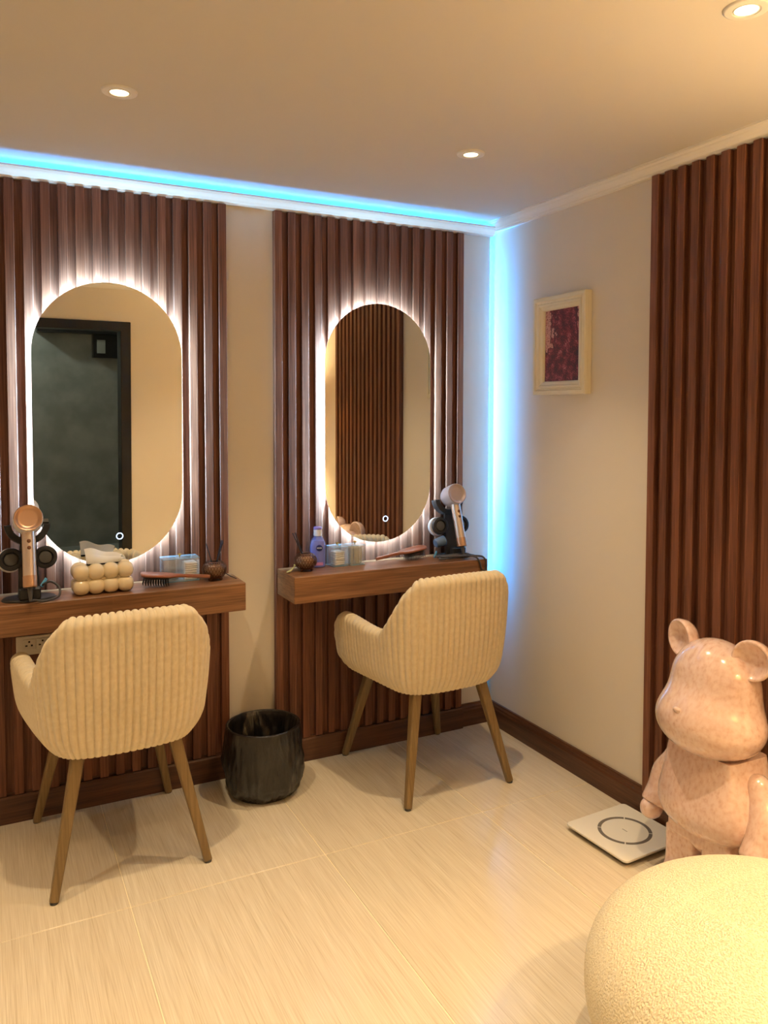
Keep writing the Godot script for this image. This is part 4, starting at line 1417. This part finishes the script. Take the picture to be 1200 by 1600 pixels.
# ---------------------------------------------------------------- the place
func _ready() -> void:
	var cam := Camera3D.new()
	cam.name = "camera"
	cam.near = 0.05
	cam.far = 50.0
	cam.projection = Camera3D.PROJECTION_FRUSTUM
	var fpx := 1250.913
	cam.size = 1600.0 / fpx * cam.near
	cam.frustum_offset = Vector2((600.0 - 625.305) / fpx, -(800.0 - 698.05) / fpx) * cam.near
	cam.position = Vector3(-2.0376, 1.42, 3.0337)
	cam.basis = Basis(Vector3.UP, -0.4789) * Basis(Vector3.RIGHT, -0.0445) * Basis(Vector3.BACK, 0.0024)
	add_child(cam)
	cam.current = true
	var we := WorldEnvironment.new()
	we.name = "environment"
	var env := Environment.new()
	env.background_mode = Environment.BG_COLOR
	env.background_color = Color(0.02, 0.02, 0.022)
	env.tonemap_mode = Environment.TONE_MAPPER_LINEAR
	env.tonemap_exposure = 1.0
	env.sdfgi_enabled = true
	env.ssao_enabled = true
	env.ssil_enabled = true
	we.environment = env
	add_child(we)
	make_materials()
	# light strips in the gap round the panelled wall
	strip_light("cove_strip_light", Vector3(-1.72, 2.200, -0.118), Vector3(1, 0, 0), Vector3(0, 0.12, 1.0), 3.3, 0.010, CYAN, COVE_E * 3.3)
	strip_light("cove_side_strip_light", Vector3(-0.0168, 1.36, -0.118), Vector3(0, 1, 0), Vector3(0.06, 0, 1.0), 1.60, 0.005, CYAN, SIDE_E * 1.60)
	build_setting()
	var ls := obj("cove_light_strip", span(Vector3(-3.37, 2.195, -0.150), Vector3(-0.07, 2.205, -0.1195)), M.cove_led)
	tag(ls, "blue light strip behind the cornice above the mirrors", "light strip")
	ls = obj("cove_light_strip", span(Vector3(-0.0194, 0.56, -0.150), Vector3(-0.0144, 2.16, -0.1195)), M.cove_led)
	tag(ls, "upright blue light strip in the corner gap beside the picture wall", "light strip")

	slat_panel("fluted brown wood wall panel behind the mirror that reflects the dark doorway", Vector3(-1.2165 - 0.8625, 0.096, 0.0), 0.0, 16, 0.0555, 0.030, 2.196)
	slat_panel("fluted brown wood wall panel behind the mirror nearest the room corner", Vector3(-1.0265, 0.096, 0.0), 0.0, 16, 0.0555, 0.030, 2.196)
	slat_panel("fluted brown wood wall panel behind the pink bear statue", Vector3(0.005, 0.098, 0.990), -PI / 2, 16, 0.0575, 0.031, 2.215)
	for a in [["wooden floating shelf holding the tissue box", -2.079, -1.208], ["wooden floating shelf holding the blue bottle", -1.022, -0.163]]:
		var o := obj("floating_shelf", span(Vector3(a[1], 0.697, 0.028), Vector3(a[2], 0.798, 0.225), 0.0018), M.shelf_wood)
		tag(o, a[0], "shelf", "floating vanity shelves")
	mirror(Vector3(-1.646, 1.371, 0.069), deg_to_rad(1.05), 0.498, 0.985, "oval backlit mirror that reflects the dark doorway")
	mirror(Vector3(-0.591, 1.368, 0.062), 0.0, 0.482, 0.981, "oval backlit mirror that reflects the slatted wall")
	for zi in 3:
		for xi in 3:
			downlight(Vector3([-0.630, -1.710, -2.790][xi], CEIL, [0.812, 1.865, 2.92][zi]), "small round recessed white downlight in the ceiling")
	floor_lamp(Vector3(-0.27, 0, 2.45))

	chair("cream corduroy armchair at the shelf with the tissue box", Vector3(-1.670, 0, 0.314), deg_to_rad(1.9))
	chair("cream corduroy armchair at the shelf with the blue bottle", Vector3(-0.508, 0, 0.302), deg_to_rad(1.7))
	waste_bin(Vector3(-1.135, 0, 0.190))
	bath_scale(Vector3(-0.166, 0, 1.062), deg_to_rad(3))
	picture(Vector3(0.005, 1.683, 0.507))
	bear(Vector3(-0.134, 0, 1.402), -PI / 2)
	pouf(Vector3(-0.60, 0, 1.970))
	outlet(Vector3(-1.897, 0.612, 0.0312))

	var Y := 0.798
	hair_dryer("black dryer stand beside the tissue box", "hair dryer with a copper face disc and rose handle", Vector3(-1.917, Y, 0.150), 0.0, true,
		[Vector3(0.012, 0.012, 0.078), Vector3(0.035, 0.0045, 0.072), Vector3(0.066, 0.0055, 0.060), Vector3(0.088, 0.012, 0.040), Vector3(0.090, 0.034, 0.018), Vector3(0.066, 0.052, 0.0), Vector3(0.040, 0.040, -0.012)])
	hair_dryer("black dryer stand at the corner end of the shelf", "hair dryer with a mauve face disc and lilac head", Vector3(-0.262, Y, 0.108), 0.0, false,
		loop_cord())
	tissue_box(Vector3(-1.688, Y, 0.142), deg_to_rad(2))
	hair_brush("wooden paddle brush lying between the tissue box and the bronze diffuser", Vector3(-1.447, Y, 0.158), Basis(Vector3.UP, -0.10) * Basis(Vector3.BACK, -0.10))
	hair_brush("wooden paddle brush lying on the shelf with the blue bottle", Vector3(-0.512, Y, 0.110), Basis(Vector3.UP, PI + 0.10) * Basis(Vector3.BACK, -0.12))
	acrylic_box("acrylic_organizer", "clear fluted acrylic box with gold knob holding cotton pads and hair ties", Vector3(-1.412, Y, 0.076), 0.0, Vector3(0.130, 0.084, 0.070), true, true)
	cotton_pads(Vector3(-1.376, Y + 0.005, 0.076), 0.0, 8, Vector3(0.046, 0.0078, 0.052), "square cotton pads stacked in the gold-knobbed acrylic box")
	for k in 3:
		var tb := B.new()
		var ring := []
		for e in 25:
			var a := TAU * e / 24
			ring.append(Vector3(cos(a) * 0.014, 0, sin(a) * 0.014))
		tb.tube(ring, 0.0035, 8, -1.0, false)
		var tie := obj("hair_tie", tb.mesh(), M.bristle_black)
		tag(tie, "black hair tie lying in the gold-knobbed acrylic box", "hair tie", "black hair ties")
		tie.position = Vector3(-1.452 + 0.020 * (k % 2), Y + 0.009 + 0.007 * (k / 2) + 0.0002 * k, 0.074 + 0.012 * (k - 1))
	diffuser("bronze pierced bowl reed diffuser beside the gold-knobbed acrylic box", Vector3(-1.297, Y, 0.128), 0.0, false)
	diffuser("bronze pierced bowl reed diffuser with a pale tassel beside the blue bottle", Vector3(-0.938, Y, 0.118), 0.0, true)
	bottle(Vector3(-0.868, Y, 0.070), -0.35)
	acrylic_box("acrylic_organizer", "clear square acrylic box of cotton pads next to the blue bottle", Vector3(-0.786, Y, 0.075), 0.05, Vector3(0.066, 0.078, 0.066), false, false)
	cotton_pads(Vector3(-0.786, Y + 0.005, 0.077), 0.1, 7, Vector3(0.044, 0.0078, 0.046), "square cotton pads stacked in the box by the blue bottle")
	acrylic_box("acrylic_organizer", "clear square acrylic box of cotton swabs beside the wooden brush handle", Vector3(-0.712, Y, 0.082), 0.02, Vector3(0.064, 0.080, 0.060), false, false)
	var sw := B.new()
	var rng := RandomNumberGenerator.new()
	rng.seed = 12
	for k in 60:
		var x := rng.randf_range(-0.024, 0.024)
		var z := rng.randf_range(-0.020, 0.020)
		sw.tube([Vector3(x, 0.006, z), Vector3(x + rng.randf_range(-0.003, 0.003), 0.066, z + rng.randf_range(-0.003, 0.003))], 0.0014, 5)
		sw.ball(Vector3(x, 0.068, z), Vector3(0.0024, 0.004, 0.0024), 1.0, 6, 5)
	var so := obj("cotton_swabs", sw.mesh(), M.swab)
	tag(so, "bundle of cotton swabs upright in a clear acrylic box", "cotton swabs", "", "stuff")
	so.position = Vector3(-0.712, Y, 0.082)

	# the dim light of the passage outside
	var pl := thing("passage_light", "round ceiling light of the passage outside the doorway", "ceiling light", Vector3(-2.4, 2.6, 4.3))
	var pb := B.new()
	pb.lathe([Vector2(0.10, 0.0), Vector2(0.10, -0.02), Vector2(0.07, -0.035), Vector2(0.0, -0.04)], 32)
	obj("lamp_dome", pb.mesh(), glow("passage_glow", Color(0.9, 0.97, 0.92), 1.5), pl)
	var po := OmniLight3D.new()
	po.name = "passage_lamp_light"
	po.position = Vector3(-2.4, 2.52, 4.3)
	po.light_color = Color(0.96, 1.0, 0.95)
	po.light_energy = 0.75
	po.light_size = 0.05
	po.omni_range = 6.0
	po.omni_attenuation = 2.0
	light_common(po)
